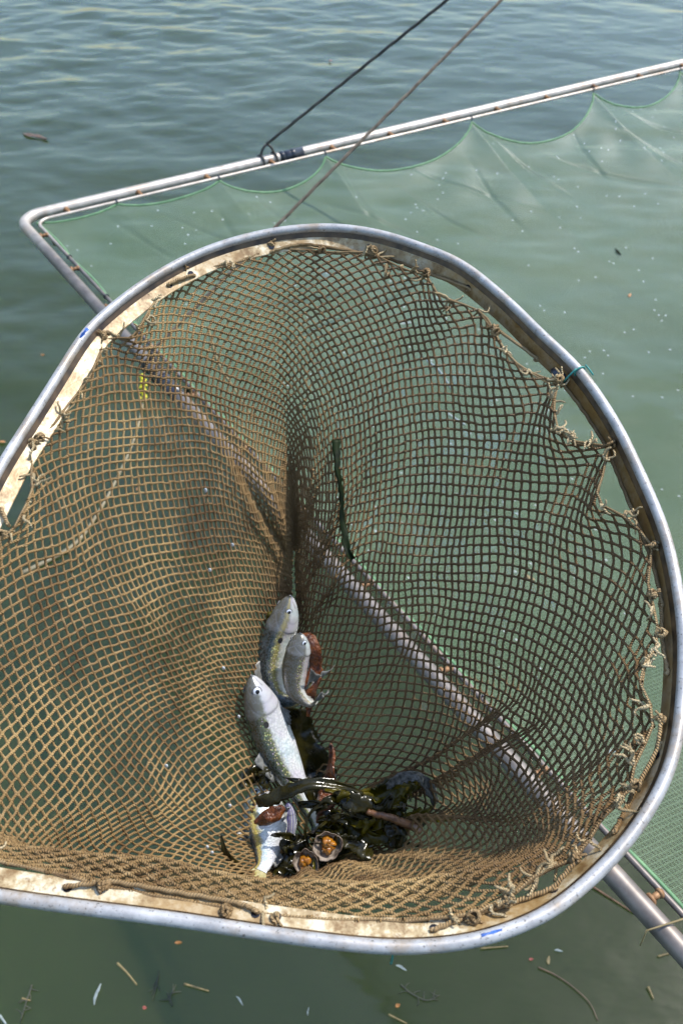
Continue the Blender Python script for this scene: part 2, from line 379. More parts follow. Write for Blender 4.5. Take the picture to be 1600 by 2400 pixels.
# ------------------------------------------------------------------ water: one sheet to the horizon
def axis(lo, hi, step, far):
    a = list(np.arange(lo, hi+1e-6, step)); s = step; x = hi
    while x < far: s *= 1.28; x += s; a.append(x)
    s = step; x = lo
    while x > -far: s *= 1.28; x -= s; a.insert(0, x)
    return np.array(a)
def build_water():
    X = axis(-4.5, 5.2, 0.03, 3000); Y = axis(0.0, 12.0, 0.03, 3000)
    gx, gy = np.meshgrid(X, Y); z = np.zeros_like(gx)
    r = np.random.RandomState(3)
    for _ in range(110):
        lam = 0.12*(1.1/0.12)**r.rand(); th = math.radians(82)+r.randn()*0.55
        amp = 0.00075*(lam/0.5)**0.9*(0.5+r.rand()); k = 2*math.pi/lam
        ph = r.rand()*6.28; wob = r.rand()*6.28
        arg = k*(gx*math.cos(th)+gy*math.sin(th))+ph+0.8*np.sin(gx*0.9+gy*0.5+wob)
        z += amp*(np.sin(arg)+0.25*np.sin(2*arg+1.0))
    # gusts: calmer and rougher patches; the sheltered water by the platform is smoother
    g = 0.75+0.35*np.sin(gx*0.7+1.3*np.sin(gy*0.4))*np.sin(gy*0.55+0.6*np.sin(gx*0.5))
    fade = np.clip((gy-0.6)/3.0, 0.22, 1.0)
    d = np.maximum(np.abs(gx)-6, 0)+np.maximum(gy-13, 0)+np.maximum(-0.5-gy, 0)
    z *= g*fade*np.exp(-d/4.0)
    ny, nx = gx.shape
    V = np.stack([gx.ravel(), gy.ravel(), z.ravel()], 1)
    i = np.arange(ny*nx).reshape(ny, nx)
    q = np.stack([i[:-1, :-1], i[:-1, 1:], i[1:, 1:], i[1:, :-1]], -1).reshape(-1, 4)
    me = bpy.data.meshes.new('water'); me.from_pydata(V.tolist(), [], q.tolist())
    me.polygons.foreach_set('use_smooth', np.ones(len(me.polygons), bool)); me.materials.append(W['water'])
    o = bpy.data.objects.new('water', me); COL.objects.link(o)
    return tag(o, 'rippled grey green sea water under the nets', 'water', kind='structure')
build_water()

# ------------------------------------------------------------------ lift net: square tube frame, thin rod, fine green netting
FZ = H-1.5; SIDE = 3.7
C0 = at_z(42, 512, FZ)
A = at_z(1600, 2232, FZ)-C0; A /= np.linalg.norm(A)
Bv = at_z(1600, 148, FZ)-C0; Bv /= np.linalg.norm(Bv)
def fr(a, b, z=0.0): return C0+A*a+Bv*b+np.array((0, 0, z))
def rounded_loop(inset, rad, z=0.0):
    lo, hi = inset, SIDE-inset; pts = []
    for (ca, cb, s) in ((lo+rad, lo+rad, 180), (hi-rad, lo+rad, 270), (hi-rad, hi-rad, 0), (lo+rad, hi-rad, 90)):
        for k in range(9):
            t = math.radians(s+k*90/8); pts.append(fr(ca+rad*math.cos(t), cb+rad*math.sin(t), z))
    return pts
lift = empty('lift_net', tuple(fr(0, 0)), 'big square steel framed lift net of fine green mesh hanging over the water', 'fishing net')
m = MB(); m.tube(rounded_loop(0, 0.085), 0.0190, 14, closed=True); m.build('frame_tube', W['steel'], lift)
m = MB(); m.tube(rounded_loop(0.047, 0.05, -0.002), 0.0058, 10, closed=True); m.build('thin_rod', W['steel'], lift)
def spacer(a0, b0, a1, b1):
    m = MB(); p0, p1 = fr(a0, b0), fr(a1, b1); q = p0+(p1-p0)*0.42
    m.tube([q, p1], 0.0062, 8)
    d = (p1-p0)/np.linalg.norm(p1-p0)
    m.tube([q-d*0.002, q+d*0.004], 0.011, 8); m.tube([p1-d*0.008, p1-d*0.003], 0.009, 8)
    m.build('spacer', W['rust'], lift)
for k in range(13):
    t = 0.17+k*0.275; spacer(0, t, 0.047, t); spacer(t, 0, t, 0.047)
# netting sheet with scalloped edge along the far tube
tie_px = [(118, 497), (262, 462), (508, 414), (766, 363), (1118, 286), (1402, 216), (1606, 168)]
tie_b = []
for (x, y) in tie_px:
    p = at_z(x, y, FZ)-C0; tie_b.append(float(np.dot(p[:2], Bv[:2])))
tie_b = [0.06]+tie_b[1:]
while tie_b[-1] < SIDE-0.3: tie_b.append(tie_b[-1]+0.62)
tie_b.append(SIDE-0.06)
sc_amp = [0.02, 0.035, 0.11, 0.15, 0.19, 0.14]+[0.15]*12
tie_a = list(np.arange(0.06, SIDE-0.02, 0.30))
def scallop(x, ties, amps):
    x = np.asarray(x); o = np.zeros_like(x)
    for i in range(len(ties)-1):
        m_ = (x >= ties[i]) & (x <= ties[i+1]); s = (x[m_]-ties[i])/(ties[i+1]-ties[i])
        o[m_] = amps[i]*(4*s*(1-s))**0.75
    return o
NG = 190
a_ = np.concatenate([np.linspace(0, 0.9, 130)[:-1], np.linspace(0.9, SIDE-0.1, 110)])
b_ = np.linspace(0, SIDE-0.1, 430)
ga, gb = np.meshgrid(a_, b_, indexing='ij')
sb = scallop(gb.ravel()+0.05, tie_b, sc_amp).reshape(gb.shape)
sa = scallop(ga.ravel()+0.05, tie_a, [0.018]*40).reshape(ga.shape)
da, db = ga, gb; ea, eb = (SIDE-0.1)-ga, (SIDE-0.1)-gb
sag = 0.55*(1-np.exp(-da/0.9))*(1-np.exp(-db/0.85))*(1-np.exp(-ea/0.6))*(1-np.exp(-eb/0.6))
fa = np.exp(-da/0.42); fb = np.exp(-db/0.12)
wr = 0.0025*np.sin(gb*26+5*np.sin(ga*3))*np.exp(-((da-0.35)/0.35)**2)+0.002*np.sin(ga*27+gb*9)*np.exp(-da/0.6)
for q_ in range(16):        # sharp creases fanning from the ties
    b0_ = 0.25+q_*0.19; k_ = 0.25+0.5*math.sin(q_*2.1)
    cr = gb-b0_-k_*(ga-0.1)-0.25*(ga-0.1)**2; wr = wr-0.009*np.maximum(0, 1-np.abs(cr)/0.017)*np.exp(-((da-0.28-0.08*math.sin(q_*3.3))/0.17)**2)
a2 = 0.05+ga+0.68*sb*fa; b2 = 0.05+gb+0.8*sa*fb
zz = -0.010-sag-0.60*sb*fa-0.4*sa*fb+wr*np.clip(db/0.2, 0, 1)*np.clip(eb/0.2, 0, 1)
gp = C0[None, None]+a2[..., None]*A+b2[..., None]*Bv; gp[..., 2] += zz
na, nb = ga.shape; i = np.arange(na*nb).reshape(na, nb)
q = np.stack([i[:-1, :-1], i[1:, :-1], i[1:, 1:], i[:-1, 1:]], -1).reshape(-1, 4)
m = MB(); m.v.append(gp.reshape(-1, 3)); m.uv.append(np.stack([ga.ravel(), gb.ravel()], 1)); m.f = q.tolist(); m.n = na*nb
m.build('green_netting', W['gnet'], lift)
m = MB()
edge = np.concatenate([gp[:, 0][::-1], gp[0, 1:]])
m.tube(edge, 0.0045, 6); m.build('edge_cord', W['green_edge'], lift)
for t in tie_b[1:8]:
    m = MB(); p = fr(0.047, t); e = gp[0, int(np.argmin(np.abs(b_-(t-0.05))))]
    ring = [p+np.array((0, 0, 0.0075*math.cos(c)))+A*0.0075*math.sin(c) for c in np.linspace(0, 6.0, 10)]
    m.tube(ring, 0.0022, 5); m.tube([p+np.array((0, 0, -0.006)), (p+e)/2, e], 0.002, 5); m.build('tie', W['tape'], lift)
for t in tie_a[1:11]:
    m = MB(); p = fr(t, 0.047); e = gp[int(np.argmin(np.abs(a_-(t-0.05)))), 0]
    ring = [p+np.array((0, 0, 0.0075*math.cos(c)))+Bv*0.0075*math.sin(c) for c in np.linspace(0, 6.0, 10)]
    m.tube(ring, 0.0022, 5); m.tube([p+np.array((0, 0, -0.006)), (p+e)/2, e], 0.002, 5); m.build('tie', W['tape'], lift)
# shackles with black tape on both visible tubes
def shackle(a, b, dirv, perp):
    c = fr(a, b)
    m = MB(); m.tube([c+dirv*0.05, c+dirv*0.155], 0.0206, 14); m.tube([c+dirv*0.058, c+dirv*0.07], 0.0216, 14); m.tube([c+dirv*0.10, c+dirv*0.125], 0.0214, 14)
    m.build('tape_wrap', W['tape'], lift)
    m = MB()
    for off in (-0.028, 0.03):
        m.tube([c+dirv*off+np.array((0, 0, 1))*0.025*math.cos(t)+perp*0.025*math.sin(t) for t in np.linspace(0, 6.28, 17)[:-1]], 0.0042, 6, closed=True)
    m.tube(spline([c+dirv*-0.028+(0, 0, .02), c+dirv*-0.02+(0, 0, .045), c+dirv*0.0+(0, 0, .062), c+dirv*0.02+(0, 0, .045), c+dirv*0.03+(0, 0, .02)], 15), 0.005, 8)
    m.build('shackle', W['black_rope'], lift)
    return c+np.array((0, 0, 0.064))
pb = at_z(628, 376, FZ)-C0; bA = float(np.dot(pb[:2], Bv[:2])); s1 = shackle(0, bA, Bv, A)
pa = at_z(352, 872, FZ)-C0; aB = float(np.dot(pa[:2], A[:2])); s2 = shackle(aB, 0, A, Bv)

# hoist ropes
HOIST = P(1658, -488, 2.7)
def rope(p0, p1, r, mat, label, strands=3):
    n = 170; m = MB(); p0 = np.asarray(p0); p1 = np.asarray(p1); L = np.linalg.norm(p1-p0); d = (p1-p0)/L
    s = np.cross(d, (0, 0, 1)); s /= np.linalg.norm(s); t = np.cross(s, d)
    for k in range(strands):
        ln = np.linspace(0, L, n)
        ph = 2*math.pi*(k/strands)+ln/(r*7)
        pts = p0+d*ln[:, None]+(np.cos(ph)[:, None]*s+np.sin(ph)[:, None]*t)*r*0.52
        m.tube(pts, r*0.56, 5)
    kn = MB()
    o = m.build('hoist_rope', mat); recenter(o, p0)
    return tag(o, label, 'rope')
r1 = rope(s1, HOIST, 0.0058, W['black_rope'], 'black hoist rope running up from the taped shackle on the far frame tube')
m = MB(); d = (HOIST-s1)/np.linalg.norm(HOIST-s1)
r2 = rope(s2, HOIST, 0.0050, W['brown_rope'], 'worn brown hoist rope passing behind the rim of the scoop net')
r3 = rope(HOIST+np.array((0, 0, -0.02)), HOIST+np.array((0.3, 0.2, 3.0)), 0.0075, W['black_rope'], 'main hoist rope above the frame where the two bridle ropes meet')

# ------------------------------------------------------------------ scoop net: ring on a plane tilted a little up at the far side
RB = P(720, 2200, 0.65); RT = P(720, 535, 1.10)
Rx = np.array((1.0, 0, 0)); Ry = RT-RB; Ry[0] = 0; Ry /= np.linalg.norm(Ry); RN = np.cross(Rx, Ry)
def ringpt(px, py, off=0.0):
    """point on the plane of the ring (off = metres above it)"""
    o = np.array((0, 0, H)); d = P(px, py, 1.0)-o; q = RB+RN*off
    return o+d*np.dot(q-o, RN)/np.dot(d, RN)
tube_px = [(765, 533), (880, 546), (990, 580), (1086, 622), (1198, 714), (1259, 775), (1356, 868), (1438, 986), (1489, 1088), (1535, 1190), (1565, 1276),
           (1588, 1389), (1600, 1490), (1599, 1600), (1586, 1731), (1555, 1834), (1499, 1930), (1443, 2002), (1376, 2068), (1285, 2140), (1157, 2193),
           (1055, 2214), (927, 2221), (800, 2211), (612, 2186), (408, 2155), (204, 2129), (0, 2101), (-120, 2075), (-215, 2015), (-262, 1900), (-265, 1740),
           (-215, 1540), (-110, 1310), (0, 1098), (51, 1016), (128, 894), (189, 797), (230, 750), (316, 680), (408, 622), (510, 577), (638, 544)]
ring = resample(spline([ringpt(*p) for p in tube_px], 400, True), 300, True)
for _ in range(6): ring = (np.roll(ring, 1, 0)+2*ring+np.roll(ring, -1, 0))/4
rc = ring.mean(0)
tng = np.roll(ring, -1, 0)-np.roll(ring, 1, 0); tng /= np.linalg.norm(tng, axis=1)[:, None]
inw = np.cross(RN, tng); 
if np.dot(inw[0], rc-ring[0]) < 0: inw = -inw
scoop = empty('scoop_net', tuple(rc), 'long handled scoop net with a tubular metal rim and deep brown knotted bag holding fish', 'fishing net')
m = MB(); m.tube(ring, 0.0052, 16, closed=True); m.build('rim_tube', W['alu'], scoop)
# stained inner lip swept along the ring: web under the tube, then a flat strip pointing inwards and down
def lip_frame(i):
    side = np.clip(np.dot(inw[i], Rx)*-1, 0, 1)     # 1 on the right side of the ring
    a1 = math.radians(52+10*side); a2 = math.radians(20+58*side**0.7)
    o = ring[i]; d1 = inw[i]*math.cos(a1)-RN*math.sin(a1); d2 = inw[i]*math.cos(a2)-RN*math.sin(a2)
    p0 = o+d1*0.004; p1 = o+d1*0.0115; p2 = p1+d2*0.0160
    return p0, p1, p2, d1, d2
lipP = [lip_frame(k) for k in range(300)]
V = []; VG = []; th = 0.0021
for k in range(300):
    p0, p1, p2, d1, d2 = lipP[k]
    n1 = np.cross(tng[k], d1); n2 = np.cross(tng[k], d2)
    if np.dot(n1, RN) < 0: n1 = -n1
    if np.dot(n2, RN) < 0: n2 = -n2
    wv = 0.0006*mnoise.noise(Vector((k*0.13, 0, 0)))
    V += [p1+n2*th/2, p2+n2*(th/2)-d2*(0.0006-wv), p2+d2*wv, p2-n2*th/2-d2*(0.0006-wv), p1-n2*th/2]
    VG += [p0+n1*th/2, p1+n1*th/2-d1*0.0003, p1-n1*th/2-d1*0.0003, p0-n1*th/2]
def sweep(V, q):
    F_ = []
    for k in range(300):
        j = (k+1) % 300
        for c in range(q): F_.append((k*q+c, k*q+(c+1) % q, j*q+(c+1) % q, j*q+c))
    return V, F_
m = MB(); m.add(*sweep(V, 5)); m.build('inner_lip', W['lip'], scoop, smooth=False)
m = MB(); m.add(*sweep(VG, 4)); m.build('rim_groove', W['groove'], scoop, smooth=False)
# handle, out to the left of the frame
hp = ring[np.argmin(ring[:, 0])]
m = MB(); hd = np.array((-0.94, -0.30, 0.10)); hd /= np.linalg.norm(hd)
m.tube([hp+hd*0.004, hp+hd*1.6], 0.0125, 14); m.tube([hp+hd*0.003, hp+hd*0.16], 0.0155, 14); m.build('handle', W['alu'], scoop)
ringpx = project(ring)
def near_lip(px, py, s=0.5):
    """point on the lip's upper face next to a photo pixel, s=0 outer .. 1 inner edge"""
    k = int(np.argmin((ringpx[:, 0]-px)**2+(ringpx[:, 1]-py)**2)); p0, p1, p2, d1, d2 = lipP[k]
    n2 = np.cross(tng[k], d2); n2 = n2 if np.dot(n2, RN) > 0 else -n2
    return p1+(p2-p1)*s+n2*0.0022, k

# net bag -------------------------------------------------------------
rim_px = [(755, 590), (871, 594), (953, 634), (999, 644), (1030, 697), (1080, 712), (1130, 730), (1157, 775), (1198, 846), (1249, 877), (1306, 894), (1296, 942),
          (1302, 996), (1338, 1036), (1428, 1045), (1412, 1108), (1392, 1178), (1436, 1196), (1486, 1226), (1530, 1286), (1515, 1340), (1522, 1396), (1545, 1486),
          (1536, 1520), (1493, 1573), (1512, 1635), (1540, 1684), (1514, 1730), (1480, 1806), (1484, 1842), (1415, 1908), (1388, 1958), (1348, 2013), (1262, 2046), (1190, 2108),
          (1106, 2150), (1000, 2160), (840, 2163), (700, 2155), (560, 2140), (420, 2112), (245, 2078), (120, 2048), (0, 2022), (-110, 1995), (-170, 1900), (-180, 1740),
          (-130, 1540), (-60, 1390), (2, 1262), (26, 1246), (52, 1210), (78, 1140), (72, 1088), (82, 1046), (118, 1004), (174, 936), (220, 868), (247, 790),
          (312, 792), (342, 740), (366, 702), (396, 662), (437, 638), (520, 622), (570, 612), (636, 580)]
def rim3(px, py): return ringpt(px, py, -0.013)
rimP = np.array([rim3(*p) for p in rim_px])
L = np.concatenate([[0], np.cumsum(np.linalg.norm(np.diff(np.vstack([rimP, rimP[:1]]), axis=0), axis=1))]); PER = L[-1]
w_key = L[:-1]/PER
NW = 720; wg = np.arange(NW)/NW
rimC = np.stack([np.interp(wg, np.append(w_key, 1.0), np.append(rimP[:, k], rimP[0, k])) for k in range(3)], 1)
def w_of(px, py):
    return w_key[int(np.argmin([(a-px)**2+(b-py)**2 for a, b in rim_px]))]
mouth = [((755, 590), (705, 1150, 1.17)), ((871, 594), (722, 1200, 1.165)), ((999, 644), (742, 1270, 1.16)), ((1157, 775), (772, 1370, 1.15)),
         ((1306, 894), (822, 1480, 1.145)), ((1428, 1045), (890, 1600, 1.135)), ((1530, 1286), (972, 1740, 1.12)), ((1522, 1396), (996, 1800, 1.115)),
         ((1493, 1573), (1014, 1856, 1.11)), ((1540, 1684), (1018, 1890, 1.105)), ((1484, 1842), (990, 1928, 1.10)), ((1348, 2013), (950, 1965, 1.09)),
         ((1106, 2150), (860, 2015, 1.085)), ((840, 2163), (760, 2045, 1.08)), ((700, 2155), (700, 2060, 1.08)), ((420, 2112), (620, 2050, 1.075)),
         ((245, 2078), (580, 2030, 1.075)), ((0, 2022), (548, 1975, 1.075)), ((-170, 1900), (540, 1890, 1.08)), ((-180, 1740), (548, 1790, 1.10)),
         ((-130, 1540), (556, 1700, 1.12)), ((2, 1262), (570, 1600, 1.14)), ((82, 1046), (590, 1480, 1.15)), ((247, 790), (620, 1310, 1.16)), ((437, 638), (648, 1210, 1.165)), ((636, 580), (684, 1125, 1.17))]
mids = {(1106, 2150): (1000, 2080, 0.88), (840, 2163): (815, 2105, 0.89), (700, 2155): (690, 2108, 0.89), (420, 2112): (490, 2090, 0.88), (245, 2078): (350, 2066, 0.87),
        (0, 2022): (170, 2015, 0.87), (1348, 2013): (1190, 1985, 0.88)}
mk = sorted([(w_of(*a), a, P(*b)) for a, b in mouth], key=lambda t: t[0])
mw = np.array([t[0] for t in mk]); mp = np.array([t[2] for t in mk])
def per_interp(wk, pk):
    ww = np.concatenate([wk-1, wk, wk+1]); pp = np.concatenate([pk, pk, pk])
    return np.stack([np.interp(wg, ww, pp[:, k]) for k in range(3)], 1)
def csmooth(a, n):
    for _ in range(n): a = (np.roll(a, 1, 0)+2*a+np.roll(a, -1, 0))/4
    return a
mouthC = csmooth(per_interp(mw, mp), 60)
rimS = csmooth(rimC, 300)
midk = []
for (w0, a, M_) in mk:
    if a in mids: midk.append(P(*mids[a]))
    else:
        R_ = rimS[int(w0*NW) % NW]; midk.append(R_+(M_-R_)*0.52)
midC = csmooth(per_interp(mw, np.array(midk)), 60)
seam = spline([P(690, 1290, 1.225), P(684, 1500, 1.235), P(690, 1700, 1.225), P(720, 1880, 1.195), P(760, 2000, 1.175)], 60)
yy = seam[::-1, 1]
botC = np.stack([np.interp(mouthC[:, 1], yy, seam[::-1, k]) for k in range(3)], 1)
ss = (mouthC-botC); botC = botC+ss*np.array((0.10, 0.0, 0.02))
TK = [0.0, 0.44, 0.82, 1.0]
_pr = project(rimS)
HUMP = csmooth(np.clip((_pr[:, 1:2]-1930)/170, 0, 1)**1.3*np.clip((1420-_pr[:, 0:1])/300, 0, 1)*0.027, 8)
def bag(w, t):
    """surface point for arrays w (around, 0..1) and t (0 rim .. 1 seam)"""
    w = np.mod(np.asarray(w, float), 1.0); t = np.asarray(t, float)
    x = w*NW; i0 = np.floor(x).astype(int) % NW; i1 = (i0+1) % NW; f = (x-np.floor(x))[..., None]
    g = lambda C: C[i0]*(1-f)+C[i1]*f
    fade = np.exp(-(t/0.10))[..., None]
    R = g(rimC)*fade+g(rimS)*(1-fade); Mi = g(midC); Mo = g(mouthC); Bo = g(botC)
    pts = [R, Mi, Mo, Bo]; out = np.zeros_like(R)
    tan = [(Mi-R)/(TK[1]-TK[0]), (Mo-R)/(TK[2]-TK[0]), 0.62*(Mo-Mi)/(TK[2]-TK[1])+0.38*(Bo-Mo)/(TK[3]-TK[2]), (Bo-Mo)/(TK[3]-TK[2])]
    for s in range(3):
        h = TK[s+1]-TK[s]; u = ((t-TK[s])/h)[..., None]
        msk = ((t >= TK[s]) & ((t < TK[s+1]) | (s == 2)))[..., None]
        q = (2*u**3-3*u**2+1)*pts[s]+(u**3-2*u**2+u)*h*tan[s]+(-2*u**3+3*u**2)*pts[s+1]+(u**3-u**2)*h*tan[s+1]
        out = np.where(msk, q, out)
    # the near wall sags over itself in a soft roll just inside the rim
    out = out+(np.exp(-((t-0.125)/0.075)**2)*g(HUMP)[..., 0])[..., None]*np.array((0, 0.66, 0.75))
    # pleats running down the right hand and front walls
    nrm = out-np.array(P(780, 1500, 1.0)); nrm[..., 2] = 0.25*nrm[..., 2]; nrm /= np.linalg.norm(nrm, axis=-1)[..., None]+1e-9
    dsp = np.zeros_like(t)
    for (w0, slope, sig, amp, t0, t1) in PLEATS:
        dw = np.mod(w-w0-slope*(t-0.5)+0.5, 1.0)-0.5
        env = np.clip((t-t0)/(0.75*(t1-t0)), 0, 1); env = env*env*(3-2*env)*np.clip((t1-t)/(0.22*(t1-t0)), 0, 1)
        dsp += amp*env*np.exp(-(dw/sig)**2)
    und = 0.0045*np.sin(w*2*math.pi*9+3*t)*np.sin(t*7+w*11)*np.clip(t*6, 0, 1)*np.clip((1-t)*6, 0, 1)
    return out-nrm*(dsp+und)[..., None]
PLEATS = [(w_of(1522, 1396)+0.012, 0.0, 0.011, 0.022, 0.22, 0.98), (w_of(1540, 1684)-0.006, 0.0, 0.010, 0.026, 0.14, 0.98),
          (w_of(1348, 2013)-0.012, 0.0, 0.012, 0.024, 0.10, 0.95), (w_of(1106, 2150)+0.02, 0.0, 0.012, 0.010, 0.15, 0.9),
          (w_of(636, 580)+0.006, 0.0, 0.034, -0.020, 0.30, 0.97)]
_r = random.Random(21)
PLEATS += [(_r.random(), _r.uniform(-.02, .02), _r.uniform(.005, .009), _r.uniform(.005, .011)*_r.choice((1, 1, -1)), _r.uniform(.15, .4), .97) for _ in range(16)]
_w0 = w_of(871, 594); _w1 = w_of(1306, 894)
PLEATS += [(_w0-0.012+(_w1-_w0)*f, 0.0, 0.0065, a_, 0.30+0.1*f, 0.97) for f, a_ in ((0.0, .012), (.17, -.009), (.34, .014), (.52, -.008), (.70, .012), (.88, -.008))]
NC = 134; MESH = 0.0098      # meshes around the rim, side of one mesh
tt_ = np.linspace(0, 1, 121); wt = np.arange(240)/240
gr = np.array([bag(wt, np.full(240, t)) for t in tt_])
circ = np.linalg.norm(np.roll(gr, -1, 1)-gr, axis=2).sum(1)
mer = np.linalg.norm(np.diff(gr, axis=0), axis=2).mean(1)/(tt_[1]-tt_[0])
tk = [0.0]
while tk[-1] < 1.0:
    t = tk[-1]; wd_ = min(np.interp(t, tt_, circ)/NC*0.93, 1.86*MESH)
    hh = math.sqrt(max(MESH**2-(wd_/2)**2, (0.32*MESH)**2))
    tk.append(t+hh/np.interp(t, tt_[1:], mer))
tk = np.array(tk)/tk[-1]; KR = len(tk)-1
print('NET', NC, KR, circ[[0, 30, 60, 100, 120]].round(3), mer.mean())
_u = np.linspace(0, 1, 401); _d = 1.10-0.26*np.exp(-((_u-w_of(1530, 1286))/0.17)**2); _c = np.concatenate([[0], np.cumsum(0.5*(_d[1:]+_d[:-1]))]); _c /= _c[-1]
def wmap(x):
    x = np.asarray(x, float); b = np.floor(x); return b+np.interp(x-b, _c, _u)
def tcurve(k): return tk[k]
ii = np.arange(NC); nodes = np.zeros((KR+1, NC, 3))
jw = nrg.randn(KR+1, NC)*0.00016; jt = nrg.randn(KR+1, NC)*0.0006
for k in range(KR+1):
    nodes[k] = bag(wmap((ii+0.5*(k % 2))/NC)+jw[k], np.clip(np.full(NC, tcurve(k))+(jt[k] if k else 0), 0, 1))
for k in range(1, KR+1):      # gentle slackness of the cloth
    for i in range(NC):
        p = Vector(nodes[k, i]); am = 0.0042*min(1, k/6)
        nodes[k, i] += np.array((mnoise.noise(p*13), mnoise.noise(p*13+Vector((7, 3, 1))), mnoise.noise(p*13+Vector((1, 9, 4)))))*am
E0 = []; E1 = []
skip = set()
for _ in range(10): skip.add((rng.randrange(0, 6), rng.randrange(NC)))
for k in range(KR):
    for i in range(NC):
        a = (k, i); 
        js = (i, (i-1) % NC) if k % 2 == 0 else (i, (i+1) % NC)
        for j in js:
            if (k, i) in skip and j != i: continue
            E0.append(k*NC+i); E1.append((k+1)*NC+j)
E0 = np.array(E0); E1 = np.array(E1); Nf = nodes.reshape(-1, 3)
bag_nodes = Nf; bag_proj = project(Nf)
def bag_at(px, py, toward=0.004, dmax=9):
    """net surface point nearest the camera at photo pixel"""
    d2 = (bag_proj[:, 0]-px)**2+(bag_proj[:, 1]-py)**2
    c = np.argsort(d2)[:14]; c = c[d2[c] < 900] if (d2[c] < 900).any() else c[:1]
    d = bag_proj[c, 2].min(); return P(px, py, d-toward)
def net_mesh():
    p0, p1 = Nf[E0], Nf[E1]; n = len(p0); d = p1-p0; Ln = np.linalg.norm(d, axis=1); t = d/(Ln[:, None]+1e-9)
    up = np.tile(np.array((0.0, -0.7071, 0.7071)), (n, 1)); s = np.cross(t, up); s /= np.linalg.norm(s, axis=1)[:, None]+1e-9; b = np.cross(s, t)
    fr_ = np.array([0.0, 0.2, 0.5, 0.8, 1.0]); rad = np.array([1.5, 1.08, 0.95, 1.08, 1.5])*0.00134
    S = 6; R = len(fr_)
    bend = nrg.randn(n, 3)*0.0005
    rr = (0.9+0.25*nrg.rand(n))
    V = np.zeros((n, R, S, 3)); UV = np.zeros((n, R, S, 2)); off = nrg.rand(n)*0.02
    for r in range(R):
        c = p0+d*fr_[r]+bend*math.sin(math.pi*fr_[r])
        for k in range(S):
            a = 2*math.pi*k/S
            V[:, r, k] = c+(math.cos(a)*s+math.sin(a)*b)*(rad[r]*rr)[:, None]
            UV[:, r, k, 0] = k/S; UV[:, r, k, 1] = off+Ln*fr_[r]
    base = (np.arange(n)*R*S)[:, None]; q = []
    for r in range(R-1):
        for k in range(S):
            k2 = (k+1) % S; q.append([r*S+k, r*S+k2, (r+1)*S+k2, (r+1)*S+k])
    q = np.array(q); Fq = (base[:, :, None]+q[None]).reshape(-1, 4)
    me = bpy.data.meshes.new('net_bag'); nv = n*R*S; nf = len(Fq)
    me.vertices.add(nv); me.vertices.foreach_set('co', V.reshape(-1).astype(np.float32))
    me.loops.add(nf*4); me.loops.foreach_set('vertex_index', Fq.reshape(-1).astype(np.int32))
    me.polygons.add(nf); me.polygons.foreach_set('loop_start', np.arange(0, nf*4, 4, dtype=np.int32))
    me.polygons.foreach_set('use_smooth', np.ones(nf, bool))
    uvl = me.uv_layers.new(name='UVMap'); uvl.data.foreach_set('uv', UV.reshape(-1, 2)[Fq.reshape(-1)].astype(np.float32).ravel())
    me.materials.append(W['twine']); me.update(calc_edges=True); me.validate()
    o = bpy.data.objects.new('net_bag', me); COL.objects.link(o); o.parent = scoop; o.location = -Vector(scoop.location)
    return o
net_mesh()
# doubled selvedge cord along the top row, with frayed ends
m = MB(); row0 = nodes[0]
wob = nrg.randn(NC, 3)*0.0006
m.tube(row0+wob, 0.00125, 6, closed=True)
m.tube(row0+nrg.randn(NC, 3)*0.0012+np.array((0, 0, -0.0015)), 0.0010, 6, closed=True)
m.build('selvedge_cord', W['cord'], scoop)
def fray(p, n, ln):
    m = MB()
    base = np.array([rng.gauss(0, 1) for _ in range(3)])
    for q_ in range(n):
        d = base+np.array([rng.gauss(0, 0.9) for _ in range(3)]); d /= np.linalg.norm(d)
        pts = [p]; q = p.copy()
        for s in range(5):
            d = d+np.array([rng.gauss(0, .6) for _ in range(3)]); d /= np.linalg.norm(d); q = q+d*ln/5; pts.append(q.copy())
        m.tube(spline(pts, 9), np.linspace(0.0017, 0.0009, 9), 5)
    m.build('frayed_strand', W['fray'], scoop)
rp = project(row0); nfr = 0
for i in range(NC):
    x, y = rp[i, :2]
    if x < -40: continue
    dens = 0.68
    if y > 2000 and x < 900: dens = 0.3
    if y < 640: dens = 0.4
    if rng.random() < dens and nfr < 100:
        nfr += 1; fray(row0[i]+nrg.randn(3)*0.001, rng.choice((3, 4, 5, 6)) if x > 1000 else rng.choice((2, 3, 4)), rng.uniform(0.010, 0.024))
